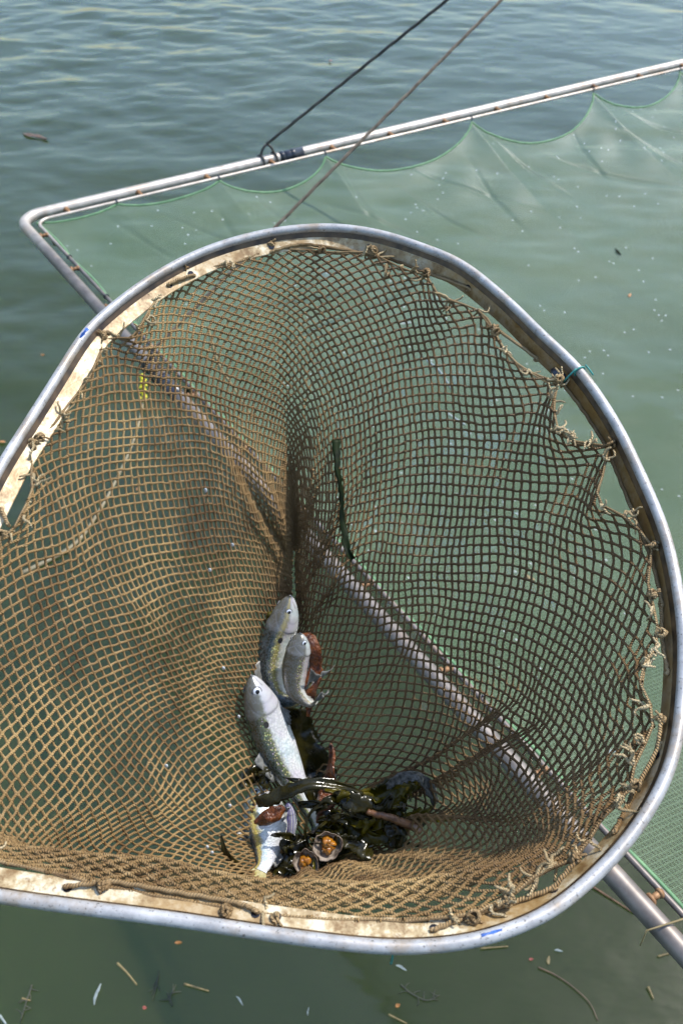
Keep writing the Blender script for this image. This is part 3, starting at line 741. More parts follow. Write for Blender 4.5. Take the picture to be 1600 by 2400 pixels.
# thin films of water left in some of the meshes
def mat_film():
    M = NT('water_film'); M.set(Roughness=0.06, IOR=1.33); M.b.inputs['Base Color'].default_value = (0.8, 0.9, 0.88, 1)
    tr = M.n('ShaderNodeBsdfTransparent'); gl = M.n('ShaderNodeBsdfGlossy'); gl.inputs['Roughness'].default_value = 0.12
    h = M.noise(260, 2); b = M.n('ShaderNodeBump'); b.inputs['Strength'].default_value = 0.9; b.inputs['Distance'].default_value = 0.003
    M.link(h, b.inputs['Height']); M.link(b.outputs[0], gl.inputs['Normal'])
    x = M.n('ShaderNodeMixShader'); x.inputs[0].default_value = 0.16
    M.link(tr.outputs[0], x.inputs[1]); M.link(gl.outputs[0], x.inputs[2]); M.link(x.outputs[0], M.out.inputs[0]); return M.m
m = MB(); npj = bag_proj.reshape(KR+1, NC, 3)
for k in range(4, KR-14):
    for i in range(NC):
        x, y = npj[k, i, :2]
        pr = 0.40*math.exp(-((x-1090)/190)**2-((y-1270)/230)**2)+0.03*math.exp(-((x-950)/260)**2-((y-1000)/240)**2)
        if rng.random() < pr:
            j1 = i; j0 = (i-1) % NC if k % 2 == 0 else i; j1 = i if k % 2 == 0 else (i+1) % NC
            q = np.array([nodes[k, i], nodes[k+1, j1], nodes[k+2, i], nodes[k+1, j0]]); c = q.mean(0)
            m.add(c+(q-c)*0.86, [(0, 1, 2, 3)])
tag(m.build('water_film', mat_film(), scoop), kind='stuff')
# lashings: cord lying along the lip between two holes, tied to the net in between
def lashing(pxs, knots, r=0.0019, mat='cord'):
    m = MB(); pts = []
    for (x, y, s) in pxs:
        if s is None: pts.append(rim3(x, y)+RN*0.003)
        else: pts.append(near_lip(x, y, s)[0]+RN*0.0014)
    pts = np.array(pts)
    pts = np.vstack([pts[:1]-RN*0.005, pts, pts[-1:]-RN*0.005])
    c = spline(pts, 14*len(pts)); ph = np.linspace(0, len(pts)*16, len(c))
    jit = np.stack([np.sin(ph), np.cos(ph*1.1), np.sin(ph*.7)], 1)*0.0003
    m.tube(c+jit, r, 7)
    for (x, y) in knots:
        p = rim3(x, y)+RN*0.003
        for q in range(4):
            ax = np.array([rng.gauss(0, 1) for _ in range(3)]); ax /= np.linalg.norm(ax)
            e1 = np.cross(ax, (0.3, 0.5, 0.8)); e1 /= np.linalg.norm(e1); e2 = np.cross(ax, e1); rr = rng.uniform(0.0028, 0.0048)
            m.tube([p+rr*(math.cos(t)*e1+math.sin(t)*e2)+ax*0.001*q for t in np.linspace(0, 6.28, 11)[:-1]], 0.0014, 6, closed=True)
        fr2 = m
        for q in range(2):
            d = np.array([rng.gauss(0, 1) for _ in range(3)]); d /= np.linalg.norm(d)
            m.tube(spline([p, p+d*0.006, p+d*0.011+np.array((0, 0, -0.003))], 7), 0.0011, 5)
    for e in (0, -1):
        x, y, s = pxs[e]
        if s is not None:
            q, k = near_lip(x, y, s)
    return m.build('lashing_cord', W[mat], scoop)
LASH = [([(135, 2098, .45), (245, 2085, .95)], [(245, 2078)]), ([(245, 2085, .98), (400, 2120, .85), (530, 2145, .75), (590, 2168, .5)], [(530, 2138)]),
        ([(640, 2175, .5), (640, 2150, None)], [(645, 2155)]), ([(1032, 2190, .3), (1120, 2168, .85), (1200, 2125, .95), (1305, 2085, .5)], [(1106, 2150), (1188, 2109)]),
        ([(1305, 2085, .5), (1346, 2020, None)], [(1346, 2013)]), ([(1458, 1935, .4), (1484, 1850, .98), (1560, 1750, .4)], [(1486, 1842)]),
        ([(1560, 1750, .5), (1545, 1688, None)], [(1543, 1688)]), ([(1585, 1560, .4), (1552, 1486, .95), (1560, 1400, .7)], [(1547, 1486), (1524, 1396)]),
        ([(1560, 1400, .6), (1536, 1285, .8)], [(1532, 1284)]), ([(1536, 1285, .9), (1470, 1130, 1.0), (1433, 1050, .9)], [(1430, 1046)]),
        ([(1433, 1045, .8), (1370, 960, .9), (1310, 896, .9)], [(1308, 894)]), ([(1250, 826, .9), (1157, 773, None)], [(1157, 773), (1160, 780)]),
        ([(1090, 668, .5), (999, 640, 1.0), (940, 612, .95), (871, 590, .9)], [(999, 644), (873, 592)]),
        ([(871, 588, 1.0), (755, 582, None), (700, 578, None), (636, 575, .9)], [(755, 590), (636, 576)]), ([(385, 650, .4), (435, 632, .7)], [(437, 636)]),
        ([(240, 770, .5), (246, 786, None)], [(247, 790), (243, 792)]), ([(70, 1035, .5), (80, 1046, None)], [(82, 1046), (95, 1030)]), ([(20, 1230, None), (-10, 1190, .6)], [(5, 1255)])]
for a, b in LASH: lashing(a, b)
# punched holes in the lip (dark eyelets)
m = MB()
def eyelet(px, py, s):
    p, k = near_lip(px, py, s); p0, p1, p2, d1, d2 = lipP[k]; t = tng[k]; n2 = np.cross(t, d2); n2 = n2 if np.dot(n2, RN) > 0 else -n2
    p = p-n2*0.0009
    m = MB(); m.tube([p-n2*0.0004, p+n2*0.0003], 0.0036, 12); m.build('lip_hole', W['pupil'], scoop, smooth=False)
for (x, y) in ((135, 2098), (590, 2168), (640, 2178), (1032, 2192), (1305, 2090), (1458, 1938), (1562, 1752), (1585, 1560), (1092, 668), (870, 578), (636, 566), (385, 652), (430, 625), (242, 768), (70, 1035)):
    eyelet(x, y, 0.42)
# dark wrap and teal twine on the right of the rim, blue paint marks
p, k = near_lip(1318, 868, .55); m = MB()
m.tube([p-tng[k]*0.012, p-tng[k]*0.004+RN*0.001, p+tng[k]*0.004+RN*0.002, p+tng[k]*0.011], np.array([0.004, 0.0085, 0.008, 0.004]), 9, flat=0.6); m.build('tape_wrap', W['tape'], scoop)
k = int(np.argmin((ringpx[:, 0]-1345)**2+(ringpx[:, 1]-872)**2)); c = ring[k]
m = MB(); m.tube([c+inw[k]*0.0062*math.cos(a)+RN*0.0062*math.sin(a) for a in np.linspace(0, 6.28, 17)[:-1]], 0.0011, 5, closed=True)
m.tube(spline([c+inw[k]*0.006+RN*0.007, c+inw[k]*0.016-RN*0.004, near_lip(1318, 890, .8)[0]], 9), 0.0011, 5)
m.tube(spline([c-inw[k]*0.006+RN*0.007, c-inw[k]*0.006+RN*0.007+tng[k]*0.007, c-inw[k]*0.008+RN*0.003+tng[k]*0.013], 9), 0.001, 5); m.build('teal_twine', W['teal'], scoop)
k = int(np.argmin((ringpx[:, 0]-912)**2+(ringpx[:, 1]-2221)**2)); c = ring[k]-RN*0.007
m = MB(); m.tube(spline([c, c-inw[k]*0.004-RN*0.012, c-inw[k]*0.006-RN*0.030, c-inw[k]*0.004-RN*0.042], 9), 0.0009, 5); m.build('teal_twine', W['teal'], scoop)
def paint_mark(px, py, la, lb):
    k = int(np.argmin((ringpx[:, 0]-px)**2+(ringpx[:, 1]-py)**2)); m = MB(); V = []; Fc = []
    for a in range(9):
        for b in range(7):
            ta = (a/8-0.5)*2; tb = (b/6-0.5)*2; wd = math.sqrt(max(0, 1-ta*ta))*(0.8+0.3*math.sin(a*2.3))
            an = math.radians(75)+tb*wd*lb; kk = int(round(k+ta*la)) % 300
            V.append(ring[kk]+(inw[kk]*math.cos(an)+RN*math.sin(an))*0.00545)
    for a in range(8):
        for b in range(6): Fc.append((a*7+b, a*7+b+1, (a+1)*7+b+1, (a+1)*7+b))
    m.add(V, Fc); m.build('blue_paint_mark', W['bluetape'], scoop)
paint_mark(198, 792, 1.5, 0.45); paint_mark(1148, 2196, 1.2, 0.25)

# ------------------------------------------------------------------ the catch
def make_fish(pts, D, length_h, wid, mats, label, tail=True, eye_r=0.0042, tail_spread=0.03, tail_mat='fin', dorsal=True, pect=True, up=None):
    """pts: spine points nose->tail base; D: direction of the back"""
    n = 72; sp_ = resample(spline(pts, 200), n); tt = np.gradient(sp_, axis=0); tt /= np.linalg.norm(tt, axis=1)[:, None]
    D = np.asarray(D, float)
    us = np.linspace(0, 1, n)
    hp_ = np.interp(us, [0, .015, .05, .12, .22, .36, .5, .65, .8, .9, .96, 1], [.07, .22, .41, .66, .89, 1.0, .97, .78, .50, .33, .30, .34])
    wp_ = np.interp(us, [0, .015, .05, .12, .205, .235, .36, .5, .65, .8, .9, .96, 1], [.10, .28, .55, .85, 1.03, .96, 1.0, .92, .70, .42, .22, .14, .06])
    S = 28; V = []; UV = []; fr3 = []
    for i in range(n):
        d = D-tt[i]*np.dot(D, tt[i]); d /= np.linalg.norm(d); s = np.cross(tt[i], d); fr3.append((sp_[i], tt[i], d, s, hp_[i]*length_h, wp_[i]*wid))
        for k in range(S+1):
            a = 2*math.pi*k/S; ca, sa_ = math.cos(a), math.sin(a)
            hh = length_h*hp_[i]*(0.86 if ca > 0 else 1.08)
            V.append(sp_[i]+d*hh*ca+s*wid*wp_[i]*math.copysign(abs(sa_)**0.9, sa_)); v = min(a, 2*math.pi-a)/math.pi
            UV.append((us[i], v))
    Fc = []
    for i in range(n-1):
        for k in range(S): Fc.append((i*(S+1)+k, i*(S+1)+k+1, (i+1)*(S+1)+k+1, (i+1)*(S+1)+k))
    Fc.append(tuple(range(S))); Fc.append(tuple((n-1)*(S+1)+k for k in range(S))[::-1])
    root = empty('fish', tuple(sp_[n//3]), label, 'fish', 'fish caught in the scoop net')
    m = MB(); m.add(V, Fc, UV); m.build('body', mats, root)
    # eyes
    i = int(0.085*n)
    for sg in (1, -1):
        o, t, d, s, hh, ww = fr3[i]; an = math.radians(66)
        c = o+d*hh*0.80*math.cos(an)+sg*s*ww*math.sin(an)*0.95
        nn = sg*s*0.93+d*0.35; nn /= np.linalg.norm(nn)
        m = MB(); e1 = t; e2 = np.cross(nn, t)
        def disc(c, R, hgt, rings=6, seg=20):
            V = []; Fc = []
            for r in range(rings+1):
                q = r/rings*math.pi/2
                for k in range(seg):
                    a = 2*math.pi*k/seg; V.append(c+(e1*math.cos(a)+e2*math.sin(a))*R*math.cos(q)+nn*hgt*math.sin(q))
            for r in range(rings):
                for k in range(seg): Fc.append((r*seg+k, r*seg+(k+1) % seg, (r+1)*seg+(k+1) % seg, (r+1)*seg+k))
            return V, Fc
        m.add(*disc(c-nn*0.0006, eye_r, eye_r*0.45)); eo = m.build('eye', W['eye'], root)
        m = MB(); m.tube([c+(e1*math.cos(a)+e2*math.sin(a))*eye_r*1.04 for a in np.linspace(0, 6.283, 25)[:-1]], eye_r*0.09, 6, closed=True); so_ = m.build('eye_rim', W['rimskin'], root); so_.parent = eo; so_.location = (0, 0, 0)
        m = MB(); m.add(*disc(c+nn*eye_r*0.10, eye_r*0.56, eye_r*0.40)); po = m.build('pupil', W['pupil'], root)
        po.parent = eo; po.location = (0, 0, 0)
        m = MB()
    # mouth line
    # fins
    def fin(base0, base1, tips, mat, name, thick=0.0006):
        m = MB(); rows = []; nb_ = 10
        for a in range(nb_+1):
            f = a/nb_; b = base0+(base1-base0)*f; tp = spline(tips, nb_+1)[a]; rows.append([b+(tp-b)*g for g in np.linspace(0, 1, 6)])
        rows = np.array(rows); nr = np.cross(rows[-1, 0]-rows[0, 0], rows[nb_//2, -1]-rows[nb_//2, 0]); nr /= np.linalg.norm(nr)+1e-9
        rip = np.array([[math.sin(a*2.4)*0.0006*g for g in range(6)] for a in range(nb_+1)])
        top = rows+nr*(rip[..., None]+thick/2); bot = rows+nr*(rip[..., None]-thick/2); V = np.concatenate([top.reshape(-1, 3), bot.reshape(-1, 3)]); o = (nb_+1)*6; Fc = []
        for a in range(nb_):
            for g in range(5):
                q = (a*6+g, a*6+g+1, (a+1)*6+g+1, (a+1)*6+g); Fc.append(q); Fc.append(tuple(x+o for x in q[::-1]))
            Fc.append((a*6+5, a*6+5+o, (a+1)*6+5+o, (a+1)*6+5))
        for g in range(5):
            Fc.append((g, g+o, g+1+o, g+1)); Fc.append((nb_*6+g, nb_*6+g+1, nb_*6+g+1+o, nb_*6+g+o))
        m.add(V, Fc); return m.build(name, W[mat], root)
    if tail:
        o, t, d, s, hh, ww = fr3[-1]; q = tail_spread
        fin(o+d*hh*0.8-t*0.004, o-d*hh*0.8-t*0.004, [o+t*q*1.15+d*q*0.95, o+t*q*0.75+d*q*0.35, o+t*q*0.55, o+t*q*0.75-d*q*0.35, o+t*q*1.15-d*q*0.95], tail_mat, 'tail_fin')
    if dorsal:
        o, t, d, s, hh, ww = fr3[int(.44*n)]; o2, t2, d2, s2, h2, w2 = fr3[int(.57*n)]
        fin(o+d*hh*.80, o2+d2*h2*.80, [o+d*(hh*.86+.012)+t*.006, o2+d2*(h2*.86+.007)+t2*.008, o2+d2*(h2*.86+.003)+t2*.012], 'fin', 'dorsal_fin')
    if pect:
        for sg in (1, -1):
            o, t, d, s, hh, ww = fr3[int(.245*n)]; b0 = o-d*hh*.72+sg*s*ww*.72; b1 = b0-d*.004+t*.003
            fin(b0, b1, [b0+t*.030+sg*s*.004-d*.002, b0+t*.024+sg*s*.004-d*.008, b1+t*.012-d*.008], 'fin', 'pectoral_fin')
    o, t, d, s, hh, ww = fr3[int(.74*n)]; o2, t2, d2, s2, h2, w2 = fr3[int(.86*n)]
    fin(o-d*hh*1.0, o2-d2*h2*1.0, [o-d*(hh*1.08+.006)+t*.006, o2-d2*(h2*1.08+.004)+t2*.004, o2-d2*(h2*1.08+.002)+t2*.005], 'fin', 'anal_fin')
    return root
LEFT = np.array((-1.0, 0, 0)); TOCAM = np.array((0.0, -0.7071, 0.7071)); UPI = np.array((0, 0.7071, 0.7071))
mf1 = mat_fish('silver_fish_skin', (0.014, 0.024, 0.012), (0.17, 0.19, 0.06), (0.62, 0.62, 0.65), (0.74, 0.73, 0.75))
mf2 = mat_fish('dark_backed_fish_skin', (0.010, 0.022, 0.020), (0.10, 0.12, 0.04), (0.40, 0.36, 0.26), (0.78, 0.75, 0.69), yellow=0.35)
mf3 = mat_fish('olive_fish_skin', (0.055, 0.045, 0.020), (0.13, 0.105, 0.05), (0.30, 0.25, 0.17), (0.66, 0.60, 0.52), spot=False)
mf4 = mat_fish('pale_fish_skin', (0.02, 0.03, 0.03), (0.16, 0.15, 0.06), (0.42, 0.50, 0.52), (0.56, 0.60, 0.61), yellow=0.7)
mf5 = mat_fish('striped_fish_skin', (0.05, 0.06, 0.10), (0.32, 0.28, 0.52), (0.62, 0.60, 0.74), (0.76, 0.76, 0.80), spot=False, stripe=True)
make_fish([P(589, 1583, 1.115), P(604, 1640, 1.12), P(632, 1720, 1.135), P(669, 1800, 1.14), P(712, 1880, 1.14), P(742, 1935, 1.14)], LEFT+0.95*TOCAM-0.2*UPI,
          0.0290, 0.0185, mf1, 'largest silver fish lying full length with its round eye facing up and green scaled back', eye_r=0.0056, tail_spread=0.032)
make_fish([P(680, 1396, 1.15), P(667, 1440, 1.158), P(647, 1505, 1.168), P(640, 1575, 1.172), P(660, 1632, 1.165), P(702, 1640, 1.15), P(734, 1598, 1.135)], LEFT*0.8+0.75*TOCAM,
          0.0270, 0.0190, mf2, 'dark backed fish curled in the top of the pocket with bright scales behind its gill', tail_spread=0.024)
make_fish([P(704, 1484, 1.12), P(699, 1520, 1.125), P(689, 1572, 1.13), P(694, 1622, 1.128), P(728, 1652, 1.122), P(744, 1640, 1.12)], LEFT*0.55+TOCAM,
          0.0185, 0.0160, mf3, 'small olive backed fish lying over the curled fish beside the brown leaf', eye_r=0.0038, tail_spread=0.014, dorsal=False)
make_fish([P(604, 1842, 1.145), P(608, 1880, 1.135), P(616, 1935, 1.115), P(620, 1985, 1.10), P(616, 2025, 1.085), P(606, 2040, 1.075)], LEFT+0.3*TOCAM,
          0.0300, 0.0200, mf4, 'pale bellied fish lying tail down at the front of the pocket with a yellowish tail', tail_spread=0.030, tail_mat='yfin')
make_fish([P(676, 1880, 1.135), P(678, 1910, 1.14), P(678, 1950, 1.145), P(676, 1995, 1.15)], LEFT+0.5*TOCAM, 0.0095, 0.0070, mf5,
          'slim violet striped fish wedged between the two larger silver fish', eye_r=0.0024, tail_spread=0.012, dorsal=False, pect=False)

def ribbon(pts, widths, face, thick=0.0009, n=44, wave=0.0, seed=0, nx=7, ragged=0.0, cup=0.0):
    m = MB(); c = resample(spline(pts, 160), n); t = np.gradient(c, axis=0); t /= np.linalg.norm(t, axis=1)[:, None]
    wd = np.interp(np.linspace(0, 1, n), np.linspace(0, 1, len(widths)), widths)
    fc = np.asarray(face, float)
    if fc.ndim == 1: fc = np.tile(fc, (n, 1))
    else: fc = np.stack([np.interp(np.linspace(0, 1, n), np.linspace(0, 1, len(fc)), fc[:, k]) for k in range(3)], 1)
    top = []; bot = []
    for i in range(n):
        s = np.cross(t[i], fc[i]); s /= np.linalg.norm(s)+1e-9; nn = np.cross(s, t[i])
        for k in range(nx):
            x = (k/(nx-1)-0.5)*2
            rg = 1+ragged*mnoise.noise(Vector((i*0.55, math.copysign(3, x), seed)))-1.1*ragged*max(0, mnoise.noise(Vector((i*0.23, math.copysign(5, x), seed+9))))
            z = 1.6*wave*mnoise.noise(Vector((i*0.085, x*0.75, seed*1.7)))+(cup+0.10*wd[i]*math.sin(seed*2.3+i*0.12))*x*x-0.03*wd[i]*math.exp(-(x*7)**2)+0.15*cup*0
            p = c[i]+s*wd[i]*0.5*x*rg+nn*z; top.append(p+nn*thick/2); bot.append(p-nn*thick/2)
    o = n*nx; Fc = []
    for i in range(n-1):
        for k in range(nx-1):
            q = (i*nx+k, i*nx+k+1, (i+1)*nx+k+1, (i+1)*nx+k); Fc.append(q); Fc.append(tuple(x+o for x in q[::-1]))
        Fc.append((i*nx, (i+1)*nx, (i+1)*nx+o, i*nx+o)); Fc.append((i*nx+nx-1, i*nx+nx-1+o, (i+1)*nx+nx-1+o, (i+1)*nx+nx-1))
    for k in range(nx-1):
        Fc.append((k, k+o, k+1+o, k+1)); e = (n-1)*nx; Fc.append((e+k, e+k+1, e+k+1+o, e+k+o))
    m.add(np.array(top+bot), Fc); return m
def weed(name, m, mat, label, cat, group=None):
    o = m.build(name, W[mat]); recenter(o, np.concatenate(m.v).mean(0)); return tag(o, label, cat, group)
G = 'seaweed fronds in the bottom of the scoop net'
weed('seaweed_frond', ribbon([P(600, 1880, 1.10), P(635, 1872, 1.085), P(690, 1848, 1.075), P(740, 1835, 1.075), P(800, 1842, 1.085), P(850, 1862, 1.10)], [.012, .020, .017, .014, .008, .006], TOCAM+UPI*0.5, wave=.004, seed=1, ragged=.35),
     'weed', 'dark strap of seaweed lying across the middle of the largest fish', 'seaweed', G)
weed('seaweed_frond', ribbon([P(760, 1850, 1.10), P(830, 1862, 1.105), P(880, 1868, 1.105), P(940, 1842, 1.10), P(985, 1840, 1.10)], [.006, .012, .024, .030, .010], TOCAM+UPI*0.3, wave=.008, seed=2, ragged=.6),
     'olive', 'broad olive seaweed blade spreading over the top right of the pile', 'seaweed', G)
weed('seaweed_frond', ribbon([P(905, 1845, 1.095), P(945, 1822, 1.085), P(985, 1822, 1.085), P(1008, 1850, 1.09), P(1022, 1885, 1.10)], [.008, .013, .014, .016, .010], TOCAM+UPI*0.8, wave=.004, seed=3, ragged=.4),
     'crust', 'grey crusted seaweed strap arching at the right corner of the pocket', 'seaweed', G)
weed('seaweed_frond', ribbon([P(755, 1885, 1.09), P(790, 1872, 1.08), P(850, 1885, 1.08), P(895, 1905, 1.09), P(910, 1930, 1.10)], [.006, .018, .024, .016, .004], TOCAM, wave=.008, seed=4, ragged=.6),
     'weed', 'black glossy seaweed blade curling above the orange shellfish', 'seaweed', G)
weed('seaweed_frond', ribbon([P(770, 1905, 1.10), P(820, 1930, 1.10), P(870, 1960, 1.10), P(930, 1940, 1.10), P(990, 1900, 1.105)], [.012, .020, .026, .024, .010], TOCAM+UPI*0.4, wave=.010, seed=5, ragged=.6),
     'olive', 'wide olive seaweed blade under the wooden stick', 'seaweed', G)
weed('seaweed_frond', ribbon([P(765, 1950, 1.09), P(815, 1975, 1.08), P(860, 2000, 1.075), P(880, 2025, 1.075)], [.008, .018, .020, .006], TOCAM+UPI*0.2, wave=.009, seed=6, ragged=.7),
     'weed', 'black seaweed blade folded at the front of the pile beside the shell', 'seaweed', G)
weed('seaweed_frond', ribbon([P(724, 1985, 1.10), P(715, 1955, 1.095), P(722, 1915, 1.09), P(742, 1892, 1.085), P(775, 1880, 1.085)], [.003, .004, .0035, .004, .006], TOCAM, wave=.001, seed=7),
     'weed', 'thin looping seaweed stem rising over the tail of the largest fish', 'seaweed', G)
weed('seaweed_frond', ribbon([P(735, 1965, 1.09), P(738, 2000, 1.08), P(736, 2045, 1.07)], [.004, .008, .003], TOCAM, wave=.003, seed=8),
     'olive', 'narrow olive seaweed tip hanging between the two shells', 'seaweed', G)
weed('seaweed_frond', ribbon([P(712, 1960, 1.11), P(690, 2000, 1.10), P(660, 2045, 1.09), P(640, 2070, 1.085)], [.014, .024, .026, .012], TOCAM+UPI*0.2, wave=.008, seed=9, ragged=.3),
     'weed', 'black seaweed blade beside the pale bellied fish', 'seaweed', G)
weed('seaweed_frond', ribbon([P(560, 1840, 1.11), P(585, 1822, 1.115), P(612, 1812, 1.12), P(625, 1850, 1.12)], [.012, .024, .020, .008], TOCAM, wave=.008, seed=10, ragged=.3),
     'weed', 'small dark seaweed clump by the left wall beneath the largest fish', 'seaweed', G)
weed('seaweed_frond', ribbon([P(518, 1958, 1.045), P(528, 1995, 1.05), P(552, 2030, 1.06), P(585, 2050, 1.07)], [.002, .008, .012, .010], TOCAM, wave=.002, seed=11),
     'weed', 'dark pointed seaweed tip sticking out left of the yellowish fish tail', 'seaweed', G)
weed('seaweed_frond', ribbon([P(880, 1900, 1.13), P(840, 1950, 1.135), P(800, 2000, 1.13), P(760, 2040, 1.12)], [.03, .06, .06, .03], TOCAM, wave=.012, seed=12, ragged=.25),
     'weed', 'wide black seaweed blade deepest in the pile beneath the shells', 'seaweed', G)
weed('seaweed_frond', ribbon([P(700, 1660, 1.19), P(700, 1720, 1.20), P(730, 1800, 1.19), P(770, 1880, 1.17)], [.03, .05, .06, .05], TOCAM, wave=.010, seed=13, ragged=.25),
     'weed', 'black seaweed blade in the pocket beneath the largest fish', 'seaweed', G)
weed('seaweed_frond', ribbon([P(915, 1985, 1.085), P(935, 1960, 1.08), P(905, 1935, 1.085), P(915, 1915, 1.09)], [.010, .022, .018, .005], TOCAM+UPI*.3, wave=.007, seed=14, ragged=.4),
     'weed', 'glossy black seaweed scrap below the wooden stick at the right', 'seaweed', G)
TANGLE = {'weed': [], 'olive': []}
def blades(idx, mat, n, seed, box, dr, wr_, ln):
    fr_ = [o for o in COL.objects if o.name.startswith('seaweed_frond') and o.parent is None][idx]
    r = random.Random(seed)
    for q in range(n):
        x = r.uniform(box[0], box[2]); y = r.uniform(box[1], box[3]); a = r.uniform(0, 6.28); L_ = r.uniform(*ln); d0 = r.uniform(*dr)
        pts = [P(x+L_*f*math.cos(a+1.1*f*r.uniform(-1, 1)), y+L_*f*math.sin(a+1.1*f*r.uniform(-1, 1))*.7, d0+r.uniform(-.012, .012)) for f in (0, .33, .66, 1)]
        w0 = r.uniform(*wr_); m = ribbon(pts, [w0*.3, w0, w0*.8, w0*.15], TOCAM+UPI*r.uniform(-.6, .8)+LEFT*r.uniform(-.7, .7), wave=w0*.5, seed=seed+q*7.3, ragged=.3, n=26, thick=.0007)
        o = m.build('blade', W[mat]); o.parent = fr_; o.location = -Vector(fr_.location)
blades(3, 'weed', 18, 101, (740, 1880, 930, 2005), (1.075, 1.105), (.005, .014), (45, 120))
blades(1, 'olive', 16, 102, (770, 1850, 985, 1960), (1.08, 1.105), (.006, .017), (45, 110))
blades(8, 'weed', 6, 103, (650, 1950, 760, 2050), (1.08, 1.10), (.005, .012), (30, 70))
blades(9, 'weed', 5, 104, (565, 1800, 620, 1850), (1.115, 1.13), (.004, .009), (20, 45))
G2 = 'orange brown leaves in the scoop net'
weed('brown_leaf', ribbon([P(702, 1500, 1.135), P(725, 1505, 1.13), P(730, 1560, 1.135), P(728, 1620, 1.14), P(722, 1680, 1.15)], [.016, .028, .024, .014, .005], TOCAM+LEFT*0.4, wave=.006, seed=21, ragged=.2),
     'leaf', 'red brown leaf standing to the right of the small olive fish', 'leaf', G2)
weed('brown_leaf', ribbon([P(776, 1742, 1.125), P(780, 1780, 1.125), P(772, 1840, 1.125), P(757, 1900, 1.12), P(750, 1930, 1.12)], [.004, .012, .022, .028, .010], TOCAM+LEFT*0.6, wave=.006, seed=22, ragged=.2),
     'leaf', 'tall orange brown leaf standing right of the largest fish', 'leaf', G2)
weed('brown_leaf', ribbon([P(600, 1932, 1.075), P(625, 1920, 1.07), P(650, 1905, 1.07), P(668, 1893, 1.075)], [.010, .019, .020, .008], TOCAM, wave=.003, seed=23, cup=-.003),
     'leaf', 'small folded brown leaf lying on the pale bellied fish', 'leaf', G2)

def shell(px, py, d, R, tilt, label, seed):
    c = P(px, py, d); root = empty('shellfish', tuple(c), label, 'shellfish', 'opened shellfish among the seaweed')
    nrm = np.array(tilt, float); nrm /= np.linalg.norm(nrm); e1 = np.cross(nrm, (0.2, 1, 0.1)); e1 /= np.linalg.norm(e1); e2 = np.cross(nrm, e1)
    def bowl(R, depth, rings, flip, thick):
        V = []; Fc = []; sg = 30
        for r in range(rings+1):
            q = r/rings
            for k in range(sg):
                a = 2*math.pi*k/sg; rr = R*math.sin(q*math.pi/2)*(1+.10*math.sin(2*a+seed)+.22*mnoise.noise(Vector((math.cos(a)*2.2, math.sin(a)*2.2, seed*3.3)))*q)
                V.append(c+(e1*math.cos(a)*0.88+e2*math.sin(a))*rr-nrm*(depth*math.cos(q*math.pi/2)-thick))
        for r in range(rings):
            for k in range(sg): Fc.append((r*sg+k, (r+1)*sg+k, (r+1)*sg+(k+1) % sg, r*sg+(k+1) % sg))
        return V, Fc
    m = MB(); m.add(*bowl(R, R*.75, 9, 0, 0)); V, _ = bowl(R, R*.75, 9, 0, 0)
    rim_ = np.array(V[-30:]); m.tube(rim_+nrg.randn(30, 3)*R*.02, R*.035, 6, closed=True); m.build('shell', W['shell'], root)
    m = MB(); m.add(*bowl(R*.96, R*.55, 9, 0, -.0002)); m.build('shell_lining', W['pearl'], root)
    m = MB()
    for q in range(3):
        a = q*1.5+seed*2.2; rr = R*(.15+.40*(q/4)); m.blob(c+e1*math.cos(a)*rr*.8+e2*math.sin(a)*rr-nrm*R*.30, R*.36, R*.42, R*.22, seed=q+seed, rough=.8)
    m.build('flesh', W['meat'], root)
shell(768, 1984, 1.075, 0.0185, TOCAM+UPI*.25+np.array((.1, 0, 0)), 'large open shellfish with pale inside and orange flesh right of the pale fish', 1)
shell(716, 2022, 1.07, 0.0155, TOCAM+UPI*.1, 'smaller open shellfish full of orange flesh near the front edge of the net', 2)
m = MB(); m.blob(P(818, 2034, 1.06), .006, .010, .006, seed=4, rough=.5)
weed('mussel_fragment', m, 'shell', 'tiny pinkish shell fragment on the black weed at the front edge', 'shell')
m = MB(); m.tube(spline([P(860, 1902, 1.075), P(905, 1914, 1.07), P(945, 1928, 1.075), P(985, 1944, 1.08)], 24)+nrg.randn(24, 3)*.0004, np.linspace(.0035, .0062, 24), 9)
weed('wooden_stick', m, 'bark', 'wet reddish wooden stick lying across the seaweed pile', 'stick')
# green weed strand hanging on the far wall of the bag
pts = [bag_at(787, 1030, .006), bag_at(790, 1090, .006), bag_at(800, 1160, .006), bag_at(802, 1220, .006), bag_at(815, 1290, .006), bag_at(828, 1312, .006)]
weed('green_weed', ribbon(pts, [.011, .008, .006, .007, .010, .007], TOCAM, wave=.003, seed=31, ragged=.6, thick=.0015), 'greenweed', 'long dark green weed strand stuck to the far wall of the net bag', 'weed')
m = MB(); m.blob(P(637, 1448, 1.165), .008, .006, .012, seed=3, rough=.4); weed('weed_bladder', m, 'olive', 'small olive seaweed bladder left of the curled fish head', 'seaweed')
